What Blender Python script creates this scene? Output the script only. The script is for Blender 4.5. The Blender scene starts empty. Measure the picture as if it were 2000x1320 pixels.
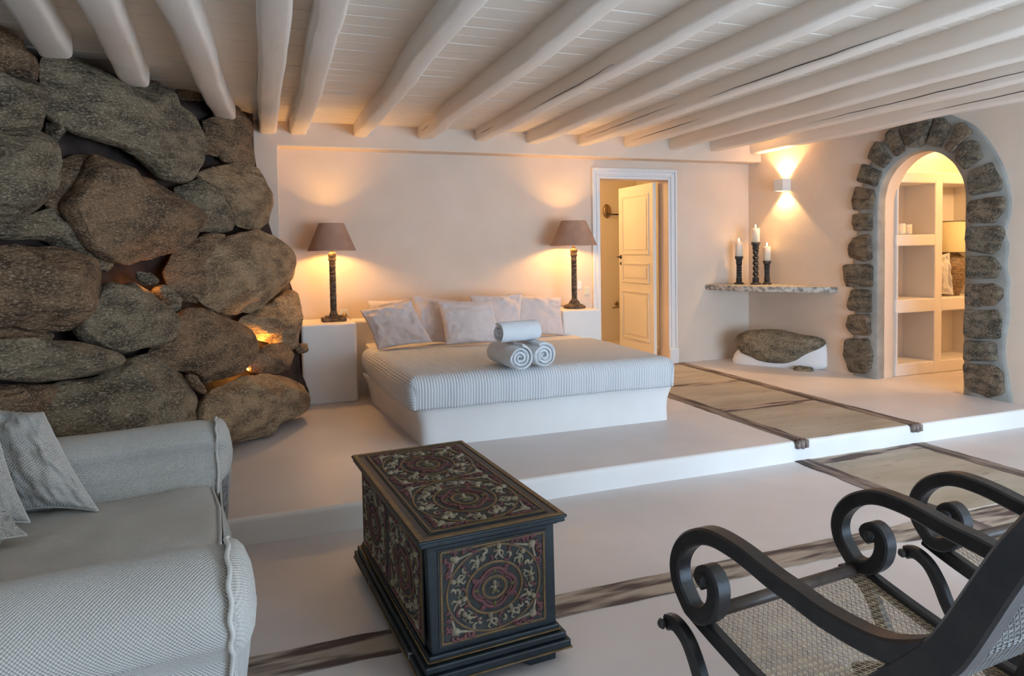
import bpy, bmesh, math, random
from mathutils import Vector, Matrix, noise
random.seed(7)
SC = bpy.context.scene
COL = SC.collection
PI = math.pi

# ------------------------------------------------------------------ camera
F_PX, CX, CY = 1353.3, 1002.6, 543.8
YAW, PITCH, ROLL = .35307, .042363, -.016236
CAM = Vector((0, 0, 1.445))
_F = Vector((math.sin(YAW)*math.cos(PITCH), math.cos(YAW)*math.cos(PITCH), -math.sin(PITCH)))
_R0 = Vector((math.cos(YAW), -math.sin(YAW), 0)); _U0 = _R0.cross(_F)
_R = _R0*math.cos(ROLL)+_U0*math.sin(ROLL); _U = -_R0*math.sin(ROLL)+_U0*math.cos(ROLL)
cd = bpy.data.cameras.new('camera'); cam = bpy.data.objects.new('camera', cd); COL.objects.link(cam)
cd.sensor_width = 36; cd.lens = F_PX/2000*36
cd.shift_x = -(CX-1000)/2000; cd.shift_y = -(660-CY)/2000
cd.clip_start = .02; cd.clip_end = 200
m3 = Matrix((_R, _U, -_F)).transposed()
cam.matrix_world = Matrix.Translation(CAM) @ m3.to_4x4()
SC.camera = cam
# ------------------------------------------------------------------ world, light, exposure
vs = SC.view_settings
vs.view_transform = 'Standard'; vs.look = 'None'; vs.gamma = 1; vs.use_curve_mapping = False
vs.exposure = 0.66
W = bpy.data.worlds.new('sky'); SC.world = W; W.use_nodes = True
nt = W.node_tree; bg = nt.nodes['Background']
bg.inputs[0].default_value = (.54, .75, 1, 1); bg.inputs[1].default_value = .8
def area(name, loc, rot, sx, sy, power, col, spread=PI):
    l = bpy.data.lights.new(name, 'AREA'); l.shape = 'RECTANGLE'; l.size = sx; l.size_y = sy
    l.energy = power; l.color = col; l.spread = spread
    o = bpy.data.objects.new(name, l); o.location = loc; o.rotation_euler = rot; COL.objects.link(o); return o
def point(name, loc, power, col, r=.03):
    l = bpy.data.lights.new(name, 'POINT'); l.energy = power; l.color = col; l.shadow_soft_size = r
    o = bpy.data.objects.new(name, l); o.location = loc; COL.objects.link(o); return o
def spot(name, loc, d, power, col, ang, blend=.5, r=.03):
    l = bpy.data.lights.new(name, 'SPOT'); l.energy = power; l.color = col; l.spot_size = ang; l.spot_blend = blend; l.shadow_soft_size = r
    o = bpy.data.objects.new(name, l); o.location = loc
    o.rotation_euler = Vector(d).to_track_quat('-Z', 'Y').to_euler(); COL.objects.link(o); return o
WARM = (1, .54, .165); WARM2 = (1, .62, .27)
# daylight through the open veranda side behind the camera
area('veranda_daylight', (3.8, -1.45, .95), (math.radians(90), 0, math.radians(12)), 4.0, 1.6, 178, (.54, .75, 1))

# ------------------------------------------------------------------ pixel -> world helpers (surveying the room)
def ray(x, y): return _R*((x-CX)/F_PX)-_U*((y-CY)/F_PX)+_F
def onZ(x, y, z): d = ray(x, y); return CAM+d*((z-CAM.z)/d.z)
def onY(x, y, Y): d = ray(x, y); return CAM+d*((Y-CAM.y)/d.y)
def onP(x, y, P0, n): d = ray(x, y); return CAM+d*(((Vector(P0)-CAM).dot(n))/d.dot(n))

# ------------------------------------------------------------------ materials
def mat(name, base=(.8, .8, .8), rough=.6, c2=None, scale=8, detail=5, contrast=(.35, .65), bump=0, bscale=60, bdetail=4, bdist=.005, metal=0, spec=.5, stretch=(1, 1, 1), speck=None, coat=0, sheen=0, coords='Object'):
    m = bpy.data.materials.new(name); m.use_nodes = True
    n = m.node_tree; b = n.nodes['Principled BSDF']
    b.inputs['Roughness'].default_value = rough; b.inputs['Metallic'].default_value = metal
    b.inputs['Specular IOR Level'].default_value = spec
    b.inputs['Coat Weight'].default_value = coat
    if sheen: b.inputs['Sheen Weight'].default_value = sheen
    b.inputs['Base Color'].default_value = (*base, 1)
    tc = n.nodes.new('ShaderNodeTexCoord'); mp = n.nodes.new('ShaderNodeMapping'); mp.inputs['Scale'].default_value = stretch
    n.links.new(tc.outputs[coords], mp.inputs[0])
    last = None
    if c2:
        t = n.nodes.new('ShaderNodeTexNoise'); t.inputs['Scale'].default_value = scale; t.inputs['Detail'].default_value = detail
        n.links.new(mp.outputs[0], t.inputs['Vector'])
        r = n.nodes.new('ShaderNodeValToRGB'); r.color_ramp.elements[0].position = contrast[0]; r.color_ramp.elements[1].position = contrast[1]
        r.color_ramp.elements[0].color = (*base, 1); r.color_ramp.elements[1].color = (*c2, 1)
        n.links.new(t.outputs[0], r.inputs[0]); last = r.outputs[0]
    if speck:                                     # (colour, scale, lo, hi)
        t = n.nodes.new('ShaderNodeTexNoise'); t.inputs['Scale'].default_value = speck[1]; t.inputs['Detail'].default_value = 9 if 'granite' in name else 3; t.inputs['Roughness'].default_value = .7 if 'granite' in name else .5
        n.links.new(mp.outputs[0], t.inputs['Vector'])
        r = n.nodes.new('ShaderNodeMapRange'); r.inputs[1].default_value = speck[2]; r.inputs[2].default_value = speck[3]
        n.links.new(t.outputs[0], r.inputs[0])
        mx = n.nodes.new('ShaderNodeMix'); mx.data_type = 'RGBA'
        n.links.new(r.outputs[0], mx.inputs[0])
        if last: n.links.new(last, mx.inputs[6])
        else: mx.inputs[6].default_value = (*base, 1)
        mx.inputs[7].default_value = (*speck[0], 1); last = mx.outputs[2]
    if last: n.links.new(last, b.inputs['Base Color'])
    if bump:
        t = n.nodes.new('ShaderNodeTexNoise'); t.inputs['Scale'].default_value = bscale; t.inputs['Detail'].default_value = bdetail
        n.links.new(mp.outputs[0], t.inputs['Vector'])
        u = n.nodes.new('ShaderNodeBump'); u.inputs['Strength'].default_value = bump; u.inputs['Distance'].default_value = bdist
        n.links.new(t.outputs[0], u.inputs['Height']); n.links.new(u.outputs[0], b.inputs['Normal'])
    return m
def emis(name, col, s):
    m = bpy.data.materials.new(name); m.use_nodes = True; n = m.node_tree
    b = n.nodes['Principled BSDF']; b.inputs['Emission Color'].default_value = (*col, 1); b.inputs['Emission Strength'].default_value = s
    b.inputs['Base Color'].default_value = (*col, 1); return m
def weave(m, su, sv, strength=.5, dist=.0015, coords='UV', checker=True):
    """woven or ribbed cloth: sine ridges as bump on top of a material"""
    n = m.node_tree; b = n.nodes['Principled BSDF']
    tc = n.nodes.new('ShaderNodeTexCoord'); sp = n.nodes.new('ShaderNodeSeparateXYZ'); n.links.new(tc.outputs[coords], sp.inputs[0])
    def sine(o, k):
        a = n.nodes.new('ShaderNodeMath'); a.operation = 'MULTIPLY'; a.inputs[1].default_value = k; n.links.new(o, a.inputs[0])
        s = n.nodes.new('ShaderNodeMath'); s.operation = 'SINE'; n.links.new(a.outputs[0], s.inputs[0]); return s.outputs[0]
    h = sine(sp.outputs[0], su)
    if checker:
        q = n.nodes.new('ShaderNodeMath'); q.operation = 'MULTIPLY'; n.links.new(h, q.inputs[0]); n.links.new(sine(sp.outputs[1], sv), q.inputs[1]); h = q.outputs[0]
    u = n.nodes.new('ShaderNodeBump'); u.inputs['Strength'].default_value = strength; u.inputs['Distance'].default_value = dist
    n.links.new(h, u.inputs['Height'])
    old = b.inputs['Normal'].links
    if old: n.links.new(old[0].from_socket, u.inputs['Normal'])
    n.links.new(u.outputs[0], b.inputs['Normal']); return m

M = {}
M['plaster'] = mat('white_plaster', (.72, .58, .46), .75, (.77, .63, .51), 2.5, 4, (.3, .7), bump=.35, bscale=7, bdetail=6, bdist=.012)
M['plaster_smooth'] = mat('smooth_white_plaster', (.83, .77, .72), .7, (.88, .83, .78), 3, 4, (.3, .7), bump=.2, bscale=9, bdist=.008)
M['floor'] = mat('polished_cement', (.65, .58, .55), .42, (.75, .68, .65), 1.6, 8, (.32, .7), bump=.12, bscale=14, bdetail=8, bdist=.004, spec=.5)
M['surround'] = mat('grey_mortar', (.25, .235, .205), .8, (.34, .32, .28), 6, 5, bump=.4, bscale=25)
M['mortar'] = mat('brown_mortar', (.022, .013, .010), .9, (.075, .046, .036), 5, 6, bump=.6, bscale=22, bdist=.02)
def rockmat(name, dark, mid, light, sc=1):
    m = _rock(name, dark, mid, light, sc); n = m.node_tree; b = n.nodes['Principled BSDF']
    tc = n.nodes.new('ShaderNodeTexCoord'); t = n.nodes.new('ShaderNodeTexNoise'); t.inputs['Scale'].default_value = 7*sc; t.inputs['Detail'].default_value = 6; t.inputs['Roughness'].default_value = .65
    n.links.new(tc.outputs['Object'], t.inputs['Vector']); u = n.nodes.new('ShaderNodeBump'); u.inputs['Strength'].default_value = 1; u.inputs['Distance'].default_value = .04/sc
    n.links.new(t.outputs[0], u.inputs['Height']); n.links.new(b.inputs['Normal'].links[0].from_socket, u.inputs['Normal']); n.links.new(u.outputs[0], b.inputs['Normal']); return m
def _rock(name, dark, mid, light, sc=1):
    m = mat(name, dark, .85, mid, 5.5*sc, 12, (.38, .60), bump=1, bscale=22*sc, bdetail=12, bdist=.03, speck=(light, 62*sc, .50, .69), stretch=(1, 1, 2.4))
    return m
M['rock_brown'] = rockmat('brown_granite', (.095, .054, .028), (.25, .145, .075), (.60, .42, .25))
M['rock_grey'] = rockmat('grey_granite', (.088, .064, .038), (.245, .185, .112), (.62, .50, .34))
M['rock_tan'] = rockmat('tan_granite', (.16, .098, .052), (.38, .25, .135), (.66, .49, .30))
M['rock_fine'] = rockmat('arch_granite', (.05, .04, .028), (.20, .155, .105), (.50, .41, .29), 1.5)
M['rock_fine2'] = rockmat('arch_granite_brown', (.06, .042, .028), (.23, .16, .10), (.52, .40, .27), 1.5)
M['ceiling'] = mat('painted_boards', (.80, .70, .59), .6, (.86, .76, .65), 3, 5, (.3, .7), bump=.3, bscale=40, stretch=(.15, 1, 1), bdist=.003)
M['beam'] = mat('painted_log', (.85, .74, .63), .55, (.89, .79, .69), 4, 5, (.3, .7), bump=.5, bscale=9, bdetail=6, bdist=.012, stretch=(1, .35, 1))
M['beige_linen'] = weave(mat('sofa_linen', (.60, .56, .50), .95, (.68, .64, .58), 3, 4, (.3, .7), bump=.25, bscale=6, bdist=.02, sheen=.2), 640, 640, .8, .0026)
M['cushion'] = mat('pillow_cotton', (.72, .61, .57), .9, (.77, .66, .62), 4, 3, (.3, .7), bump=.1, bscale=300, sheen=.15)
M['sheet'] = mat('white_sheet', (.80, .77, .74), .9, None, bump=.2, bscale=12, bdist=.006)
M['quilt'] = weave(mat('ribbed_coverlet', (.74, .73, .73), .9, None, bump=.2, bscale=8, bdist=.006, sheen=.2), 2*PI/.0195, 1, .7, .004, checker=False)
M['towel'] = mat('white_terry', (.86, .87, .88), .95, None, bump=.9, bscale=260, bdetail=3, bdist=.006, sheen=.4)
M['dark_wood'] = mat('black_brown_wood', (.012, .011, .012), .38, (.028, .024, .022), 14, 5, (.35, .7), bump=.15, bscale=90, stretch=(1, 1, 1), spec=.5)
M['rail_wood'] = mat('worn_brown_wood', (.05, .032, .024), .45, (.09, .06, .045), 20, 5, bump=.1, bscale=60)
M['cane'] = mat('cane', (.42, .29, .16), .6, (.25, .16, .09), 30, 4)
M['cane_grey'] = mat('grey_cane', (.26, .25, .23), .6, (.16, .15, .14), 30, 4)
M['carved_wood'] = mat('lamp_driftwood', (.05, .033, .022), .8, (.20, .14, .09), 24, 6, (.4, .62), bump=.9, bscale=60, bdist=.008, stretch=(1, 1, 3))
M['iron'] = mat('dark_iron', (.02, .018, .017), .5, (.06, .05, .045), 40, 4, bump=.5, bscale=90)
M['slab'] = mat('grey_stone_slab', (.22, .19, .15), .8, (.62, .57, .50), 22, 8, (.38, .58), bump=.9, bscale=40, bdist=.01)
M['path'] = mat('path_stone', (.36, .30, .22), .55, (.50, .44, .35), 2.2, 8, (.35, .62), bump=.3, bscale=20, stretch=(.5, 2.2, 1), bdist=.004, speck=((.22, .18, .13), 9, .60, .75))
M['border'] = mat('weathered_timber', (.075, .05, .042), .8, (.30, .225, .185), 16, 9, (.40, .60), bump=.8, bscale=26, bdist=.012, stretch=(1, .16, 1))
M['border_x'] = mat('weathered_timber_cross', (.10, .062, .05), .8, (.46, .36, .28), 15, 9, (.42, .56), bump=.8, bscale=26, bdist=.012, stretch=(.14, 1, 1))
M['door_paint'] = mat('cream_door_paint', (.80, .74, .64), .4, None, bump=.05, bscale=30)
M['trim_paint'] = mat('white_trim_paint', (.82, .80, .78), .4, None, bump=.05, bscale=30)
M['bath'] = mat('cream_wall', (.78, .70, .56), .8, None, bump=.2, bscale=8)
M['plastic'] = mat('white_plastic', (.80, .79, .76), .35)
M['plastic_cream'] = mat('cream_plastic', (.72, .66, .48), .35)
M['brass'] = mat('aged_brass', (.35, .24, .12), .35, metal=.9)
M['wax'] = mat('candle_wax', (.92, .80, .62), .5)
M['wax'].node_tree.nodes['Principled BSDF'].inputs['Subsurface Weight'].default_value = .3
M['flame'] = emis('candle_flame', (1, .62, .2), 14)
M['glow'] = emis('lamp_bulb', (1, .62, .25), 18)
M['shade'] = mat('suede_shade', (.40, .225, .15), .85, (.50, .30, .205), 6, 5, bump=.2, bscale=120)
M['shade_in'] = mat('shade_lining', (.85, .72, .45), .8)
M['lampcloth'] = mat('cream_drum_shade', (.80, .70, .42), .8)

# ------------------------------------------------------------------ mesh helpers
def obj(name, bm, m, parent=None, smooth=True, loc=None):
    me = bpy.data.meshes.new(name); bm.normal_update(); bm.to_mesh(me); bm.free()
    o = bpy.data.objects.new(name, me); COL.objects.link(o)
    ms = m if isinstance(m, (list, tuple)) else [m]
    for x in ms: me.materials.append(x)
    if smooth: me.polygons.foreach_set('use_smooth', [True]*len(me.polygons))
    if parent: o.parent = parent
    if loc: o.location = loc
    return o
def tag(o, label, cat=None, group=None, kind=None):
    o['label'] = label
    if cat: o['category'] = cat
    if group: o['group'] = group
    if kind: o['kind'] = kind
    return o
def thing(name, label, cat, loc=(0, 0, 0), rz=0, group=None, kind=None):
    o = bpy.data.objects.new(name, None); COL.objects.link(o); o.location = loc; o.rotation_euler = (0, 0, rz); o.empty_display_size = .1
    return tag(o, label, cat, group, kind)
def bevel(o, w, seg=3, ang=40):
    b = o.modifiers.new('bevel', 'BEVEL'); b.width = w; b.segments = seg; b.limit_method = 'ANGLE'; b.angle_limit = math.radians(ang)
    return o
def autosmooth(o, deg=40):
    me = o.data; bm = bmesh.new(); bm.from_mesh(me)
    for e in bm.edges: e.smooth = (len(e.link_faces) == 2 and e.calc_face_angle(0) < math.radians(deg))
    bm.to_mesh(me); bm.free(); return o
def addbox(bm, x0, x1, y0, y1, z0, z1):
    v = [bm.verts.new((x, y, z)) for x in (x0, x1) for y in (y0, y1) for z in (z0, z1)]
    for f in ((0, 1, 3, 2), (4, 6, 7, 5), (0, 4, 5, 1), (2, 3, 7, 6), (0, 2, 6, 4), (1, 5, 7, 3)): bm.faces.new([v[i] for i in f])
def box(name, b, m, parent=None, bev=0, seg=3):
    bm = bmesh.new(); addbox(bm, *b); o = obj(name, bm, m, parent, smooth=False)
    if bev: bevel(o, bev, seg)
    return o
def lathe(prof, n=32, sq=0):
    """prof [(r,z)] turned round z"""
    bm = bmesh.new(); rings = []
    for r, z in prof:
        rings.append([bm.verts.new((r*math.cos(2*PI*i/n), r*math.sin(2*PI*i/n), z)) for i in range(n)])
    for a, b in zip(rings, rings[1:]):
        for i in range(n): bm.faces.new((a[i], a[(i+1) % n], b[(i+1) % n], b[i]))
    return bm
def addlathe(bm, prof, n=24, cx=0, cy=0, z0=0):
    rings = [[bm.verts.new((cx+r*math.cos(2*PI*i/n), cy+r*math.sin(2*PI*i/n), z0+z)) for i in range(n)] for r, z in prof]
    for a, b in zip(rings, rings[1:]):
        for i in range(n): bm.faces.new((a[i], a[(i+1) % n], b[(i+1) % n], b[i]))
def tube(bm, pts, r, n=8, cap=True, flat=1, up=None):
    """round tube along pts; r number or list; flat squashes it along `up`"""
    pts = [Vector(p) for p in pts]; rings = []; k = len(pts)
    rr = r if isinstance(r, (list, tuple)) else [r]*k
    nrm = Vector(up) if up else None
    for i, p in enumerate(pts):
        t = (pts[min(i+1, k-1)]-pts[max(i-1, 0)]).normalized()
        if up: a = Vector(up); a = (a-t*a.dot(t)).normalized()
        else:
            if nrm is None: nrm = Vector((0, 0, 1)) if abs(t.z) < .9 else Vector((1, 0, 0))
            a = (nrm-t*nrm.dot(t)).normalized(); nrm = a
        b = t.cross(a)
        rings.append([bm.verts.new(p+a*(math.cos(2*PI*j/n)*rr[i]*flat)+b*(math.sin(2*PI*j/n)*rr[i])) for j in range(n)])
    for a, b in zip(rings, rings[1:]):
        for j in range(n): bm.faces.new((a[j], a[(j+1) % n], b[(j+1) % n], b[j]))
    if cap:
        bm.faces.new(rings[0][::-1]); bm.faces.new(rings[-1])
def rbox(x0, x1, y0, y1, z0, z1, r, n=(24, 24, 10), deform=None, uv=None):
    """box with rounded edges radius r on a dense grid; deform(p)->p"""
    bm = bmesh.new(); lo = Vector((x0, y0, z0)); hi = Vector((x1, y1, z1)); vd = {}
    def ax(i, a, b):
        # cluster points near the ends
        N = n[i]; out = []
        k = max(3, int(N*.22)); R = min(r, (b-a)/2)
        for j in range(k): out.append(a+R*j/k)
        for j in range(N-2*k+1): out.append(a+R+(b-a-2*R)*j/(N-2*k))
        for j in range(1, k+1): out.append(b-R+R*j/k)
        return out
    A = [ax(0, x0, x1), ax(1, y0, y1), ax(2, z0, z1)]
    uvl = bm.loops.layers.uv.new('UVMap')
    rr = [min(r, (hi[i]-lo[i])/2) for i in range(3)]
    def V(i, j, k):
        key = (i, j, k)
        if key not in vd:
            p = Vector((A[0][i], A[1][j], A[2][k])); q = Vector([min(max(p[a], lo[a]+rr[a]), hi[a]-rr[a]) for a in range(3)])
            d = Vector([(p[a]-q[a])/rr[a] for a in range(3)])
            if d.length > 1e-6:
                mx = max(abs(c) for c in d); d = d*(mx/d.length)
            p = Vector([q[a]+rr[a]*d[a] for a in range(3)])
            if deform: p = deform(p)
            vd[key] = bm.verts.new(p)
        return vd[key]
    L = [len(a)-1 for a in A]
    def face(ks, axis):
        f = bm.faces.new([V(*k) for k in ks])
        for lp, k in zip(f.loops, ks):
            p = [A[0][k[0]], A[1][k[1]], A[2][k[2]]]
            if axis == 2: lp[uvl].uv = (p[0], p[1])
            elif axis == 1: lp[uvl].uv = (p[0], p[2])
            else: lp[uvl].uv = (p[2] if axis == 0 else p[0], p[1])
    for s in (0, 1):
        for i in range(L[0]):
            for j in range(L[1]):
                q = [(i, j, L[2]*s), (i+1, j, L[2]*s), (i+1, j+1, L[2]*s), (i, j+1, L[2]*s)]; face(q if s else q[::-1], 2)
        for i in range(L[0]):
            for k in range(L[2]):
                q = [(i, L[1]*s, k), (i, L[1]*s, k+1), (i+1, L[1]*s, k+1), (i+1, L[1]*s, k)]; face(q if s else q[::-1], 1)
        for j in range(L[1]):
            for k in range(L[2]):
                q = [(L[0]*s, j, k), (L[0]*s, j+1, k), (L[0]*s, j+1, k+1), (L[0]*s, j, k+1)]; face(q if s else q[::-1], 0)
    return bm
def fbm(p, s, o=4): return noise.fractal(Vector(p)*s, 1.0, 2.0, o)
def extrude_poly(pts, axis_from, axis_to, f3):
    """closed polygon pts [(a,b)] -> prism between two offsets; f3(a,b,c)->Vector"""
    bm = bmesh.new(); A = [bm.verts.new(f3(a, b, axis_from)) for a, b in pts]; B = [bm.verts.new(f3(a, b, axis_to)) for a, b in pts]
    n = len(pts)
    for i in range(n): bm.faces.new((A[i], A[(i+1) % n], B[(i+1) % n], B[i]))
    bm.faces.new(A[::-1]); bm.faces.new(B)
    bmesh.ops.recalc_face_normals(bm, faces=bm.faces[:]); return bm
def chain(pts, n=6, closed=False):
    """Catmull-Rom through pts"""
    P = [Vector(p) for p in pts]; out = []; k = len(P)
    for i in range(k if closed else k-1):
        p0 = P[(i-1) % k] if closed or i > 0 else P[0]; p1 = P[i]; p2 = P[(i+1) % k]; p3 = P[(i+2) % k] if closed or i+2 < k else P[-1]
        for j in range(n):
            t = j/n; out.append(.5*((2*p1)+(p2-p0)*t+(2*p0-5*p1+4*p2-p3)*t*t+(3*p1-p0-3*p2+p3)*t**3))
    if not closed: out.append(P[-1])
    return out
# ================================================================== THE SETTING
U = .135                                            # height of the raised floor above the lower one
YB, YF = 6.657, 6.467                               # alcove wall, face of the lintel and pier
ZC = 2.60
XR0 = 5.392                                         # corner of back and right wall
WD = Vector((.1135, -1, 0)).normalized()            # along the right wall, towards the viewer
WN = Vector((-1, -.1135, 0)).normalized()           # its normal, into the room
WO = Vector((XR0, YB, 0))
def wp(s, z, d=0): return WO+WD*s+WN*d+Vector((0, 0, z))
def wpix(x, y, d=0): p = onP(x, y, WO+WN*d, WN); return ((p-WO).dot(WD), p.z)

def slab_grid(bm, x0, x1, y0, y1, z, nx, ny, amp=0, s=1):
    g = [[bm.verts.new((x0+(x1-x0)*i/nx, y0+(y1-y0)*j/ny, z+amp*fbm((x0+(x1-x0)*i/nx, y0+(y1-y0)*j/ny, 3), s))) for j in range(ny+1)] for i in range(nx+1)]
    for i in range(nx):
        for j in range(ny): bm.faces.new((g[i][j], g[i+1][j], g[i+1][j+1], g[i][j+1]))
bm = bmesh.new(); addbox(bm, -4.2, 1.9, -1.35, -1.2, -.1, ZC+.1); addbox(bm, 5.85, 7.0, -1.35, -1.2, -.1, ZC+.1); addbox(bm, 1.9, 5.85, -1.35, -1.2, 2.32, ZC+.1)
o = obj('wall_front', bm, M['plaster'], smooth=False); tag(o, 'white wall with the wide veranda opening behind the viewer', 'wall', kind='structure')
YS = 3.635
bm = bmesh.new(); addbox(bm, -4, 8.5, -3.2, YS+.3, -.2, 0)
o = obj('floor', bm, M['floor'], smooth=False); tag(o, 'lower polished cement floor in front of the long white step', 'floor', kind='structure')
# raised floor with a softly rounded nosing
prof = [(YS, -.02), (YS, U-.03)]+[(YS+.022-.022*math.cos(a), U-.022+.022*math.sin(a)) for a in [i*PI/12 for i in range(7)]]+[(9.2, U), (9.2, -.02)]
bm = bmesh.new(); nx = 60; rows = []
for i in range(nx+1):
    x = -4+12.6*i/nx; w = .008*fbm((x, 0, 1), .9)
    rows.append([bm.verts.new((x, y+(w if y < YS+.1 else 0), z)) for y, z in prof])
for a, b in zip(rows, rows[1:]):
    for j in range(len(prof)-1): bm.faces.new((a[j], b[j], b[j+1], a[j+1]))
bm.faces.new(rows[0]); bm.faces.new(rows[-1][::-1])
bmesh.ops.recalc_face_normals(bm, faces=bm.faces[:])
o = obj('raised_floor', bm, [M['floor'], M['plaster_smooth']])
for p in o.data.polygons:
    c = p.center
    if c.y < YS+.03 and c.z < U: p.material_index = 1
autosmooth(o, 50)
tag(o, 'raised cement floor behind the white step, carrying the bed', 'floor', kind='structure')

# ceiling boards: separate planks in one mesh, running across the room
bm = bmesh.new(); y = -1.0; rnd = random.Random(3)
while y < YB+.2:
    w = .150
    addbox(bm, -3.4, 6.6, y, y+w-.005, ZC+rnd.uniform(0, .003), ZC+.03); y += w
addbox(bm, -3.4, 6.6, -1, YB+.2, ZC+.028, ZC+.16)
o = obj('ceiling', bm, M['ceiling'], smooth=False); bevel(o, .003, 2); tag(o, 'white painted board ceiling above the log beams', 'ceiling', kind='structure')

# back wall of the alcove with the doorway
DL, DR, DT = onY(1172, 480, YB).x, onY(1305, 480, YB).x, 2.187
DT = (onY(1172, 348.5, YB).z+onY(1304, 351.5, YB).z)/2
bm = bmesh.new()
addbox(bm, -.2, DL, YB, YB+.20, U-.05, ZC+.1); addbox(bm, DR, XR0+.25, YB, YB+.20, U-.05, ZC+.1); addbox(bm, DL, DR, YB, YB+.20, DT, ZC+.1)
o = obj('wall_back', bm, M['plaster'], smooth=False); tag(o, 'cream plaster wall behind the bed and around the doorway', 'wall', kind='structure')
# lintel and left pier, proud of the alcove
XA, ZL = .197, 2.384
pts = [(-1.3, U-.05), (XA, U-.05), (XA, ZL), (XR0+.03, ZL), (XR0+.03, ZC+.02), (-1.3, ZC+.02)]
bm = extrude_poly(pts, YF, YB+.01, lambda a, b, c: Vector((a, c, b)))
o = obj('trim_1', bm, M['plaster'], smooth=False); bevel(o, .012, 3); tag(o, 'plaster lintel and pier framing the bed alcove', 'trim', kind='structure')

# right wall with the arched opening
arch_px_l = [(1711.5, 739), (1713, 640), (1715, 519), (1717, 413), (1725, 359), (1744, 325), (1773, 301), (1822, 289)]
arch_px_r = [(1846, 293), (1870, 308), (1889, 340), (1894, 388), (1893, 450), (1892, 519), (1887, 592), (1884.7, 713), (1883, 774)]
AL = [wpix(*p) for p in arch_px_l]; AR = [wpix(*p) for p in arch_px_r]
s0 = sum(s for s, z in AL[:4])/4; s1 = sum(s for s, z in AR[-4:])/4
hw = (s1-s0)/2; sc = (s0+s1)/2; ztop = wpix(1822, 289)[1]; zs = ztop-hw*1.12
arch = [(s0, U-.03), (s0, (U+zs)/2)]+[(sc-hw*math.cos(a), zs+(ztop-zs)*math.sin(a)) for a in [PI*i/24 for i in range(25)]]+[(s1, (U+zs)/2), (s1, U-.03)]
bm = bmesh.new(); S_END = 8.2; TH = .27
def q(pts4, d=0): return bm.faces.new([bm.verts.new(wp(s, z, d)) for s, z in pts4])
for d in (0, -TH):
    q([(-.2, U-.05), (s0, U-.05), (s0, ZC+.1), (-.2, ZC+.1)], d); q([(s1, U-.05), (s1, ZC+.1), (s1, U-.05)][:1]+[(S_END, U-.05), (S_END, ZC+.1), (s1, ZC+.1)], d)
    top = arch[1:-1]
    for a, b in zip(top, top[1:]):
        if abs(b[0]-a[0]) > 1e-5: q([a, b, (b[0], ZC+.1), (a[0], ZC+.1)], d)
q([(s1, -.05), (S_END, -.05), (S_END, U-.05), (s1, U-.05)])
NA = len(arch)
for a, b in zip(arch, arch[1:]):
    bm.faces.new([bm.verts.new(wp(*a, 0)), bm.verts.new(wp(*b, 0)), bm.verts.new(wp(*b, -TH)), bm.verts.new(wp(*a, -TH))])
bm.faces.new([bm.verts.new(wp(S_END, z, d)) for z, d in ((-.05, 0), (ZC+.1, 0), (ZC+.1, -TH), (-.05, -TH))])
bmesh.ops.remove_doubles(bm, verts=bm.verts[:], dist=1e-4); bmesh.ops.recalc_face_normals(bm, faces=bm.faces[:])
o = obj('wall_right', bm, M['plaster']); autosmooth(o, 35); tag(o, 'white plaster wall pierced by the stone arch', 'wall', kind='structure')

# dressing room behind the arch, and bathroom behind the doorway
YC = wp(s0, 0).y
CX0, CX1 = wp(s0, 0, -TH).x, 7.9
bm = bmesh.new(); addbox(bm, CX0+.02, CX1, YC+.55, YC+.65, U-.05, ZC+.1); addbox(bm, CX1, CX1+.1, 2.0, YC+.6, U-.05, ZC+.1); addbox(bm, CX0-.1, CX1, 1.9, 2.0, -.05, ZC+.1)
o = obj('wall_dressing_room', bm, M['plaster_smooth'], smooth=False); tag(o, 'warm white walls of the small room seen through the arch', 'wall', kind='structure')
bm = bmesh.new(); addbox(bm, 5.65, CX1+.1, 1.9, YC+.65, ZC, ZC+.08)
o = obj('ceiling_dressing_room', bm, M['plaster_smooth'], smooth=False); tag(o, 'ceiling of the small room seen through the arch', 'ceiling', kind='structure')
BY = YB+.20
bm = bmesh.new(); addbox(bm, 2.6, 7.4, BY+1.75, BY+1.85, U-.05, ZC+.1); addbox(bm, 2.5, 2.6, BY, BY+1.85, U-.05, ZC+.1); addbox(bm, 5.05, 5.15, BY, BY+1.85, U-.05, ZC+.1)
o = obj('wall_bathroom', bm, M['bath'], smooth=False); tag(o, 'cream wall of the lit room behind the panelled door', 'wall', kind='structure')
bm = bmesh.new(); addbox(bm, 2.5, 5.2, BY, BY+1.9, ZC-.02, ZC+.08)
o = obj('ceiling_bathroom', bm, M['bath'], smooth=False); tag(o, 'ceiling of the lit room behind the panelled door', 'ceiling', kind='structure')
point('bathroom_lamp', (3.2, BY+.75, 2.35), 22, WARM2, .08)
# hidden cove lamp over the shelving, and a lamp in the dressing room
area('shelf_cove_lamp', (6.6, YC+.16, 2.33), (math.radians(180), 0, 0), 1.2, .1, 14, WARM)
point('dressing_room_lamp', (6.75, YC-1.05, 2.3), 26, WARM2, .1)

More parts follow.
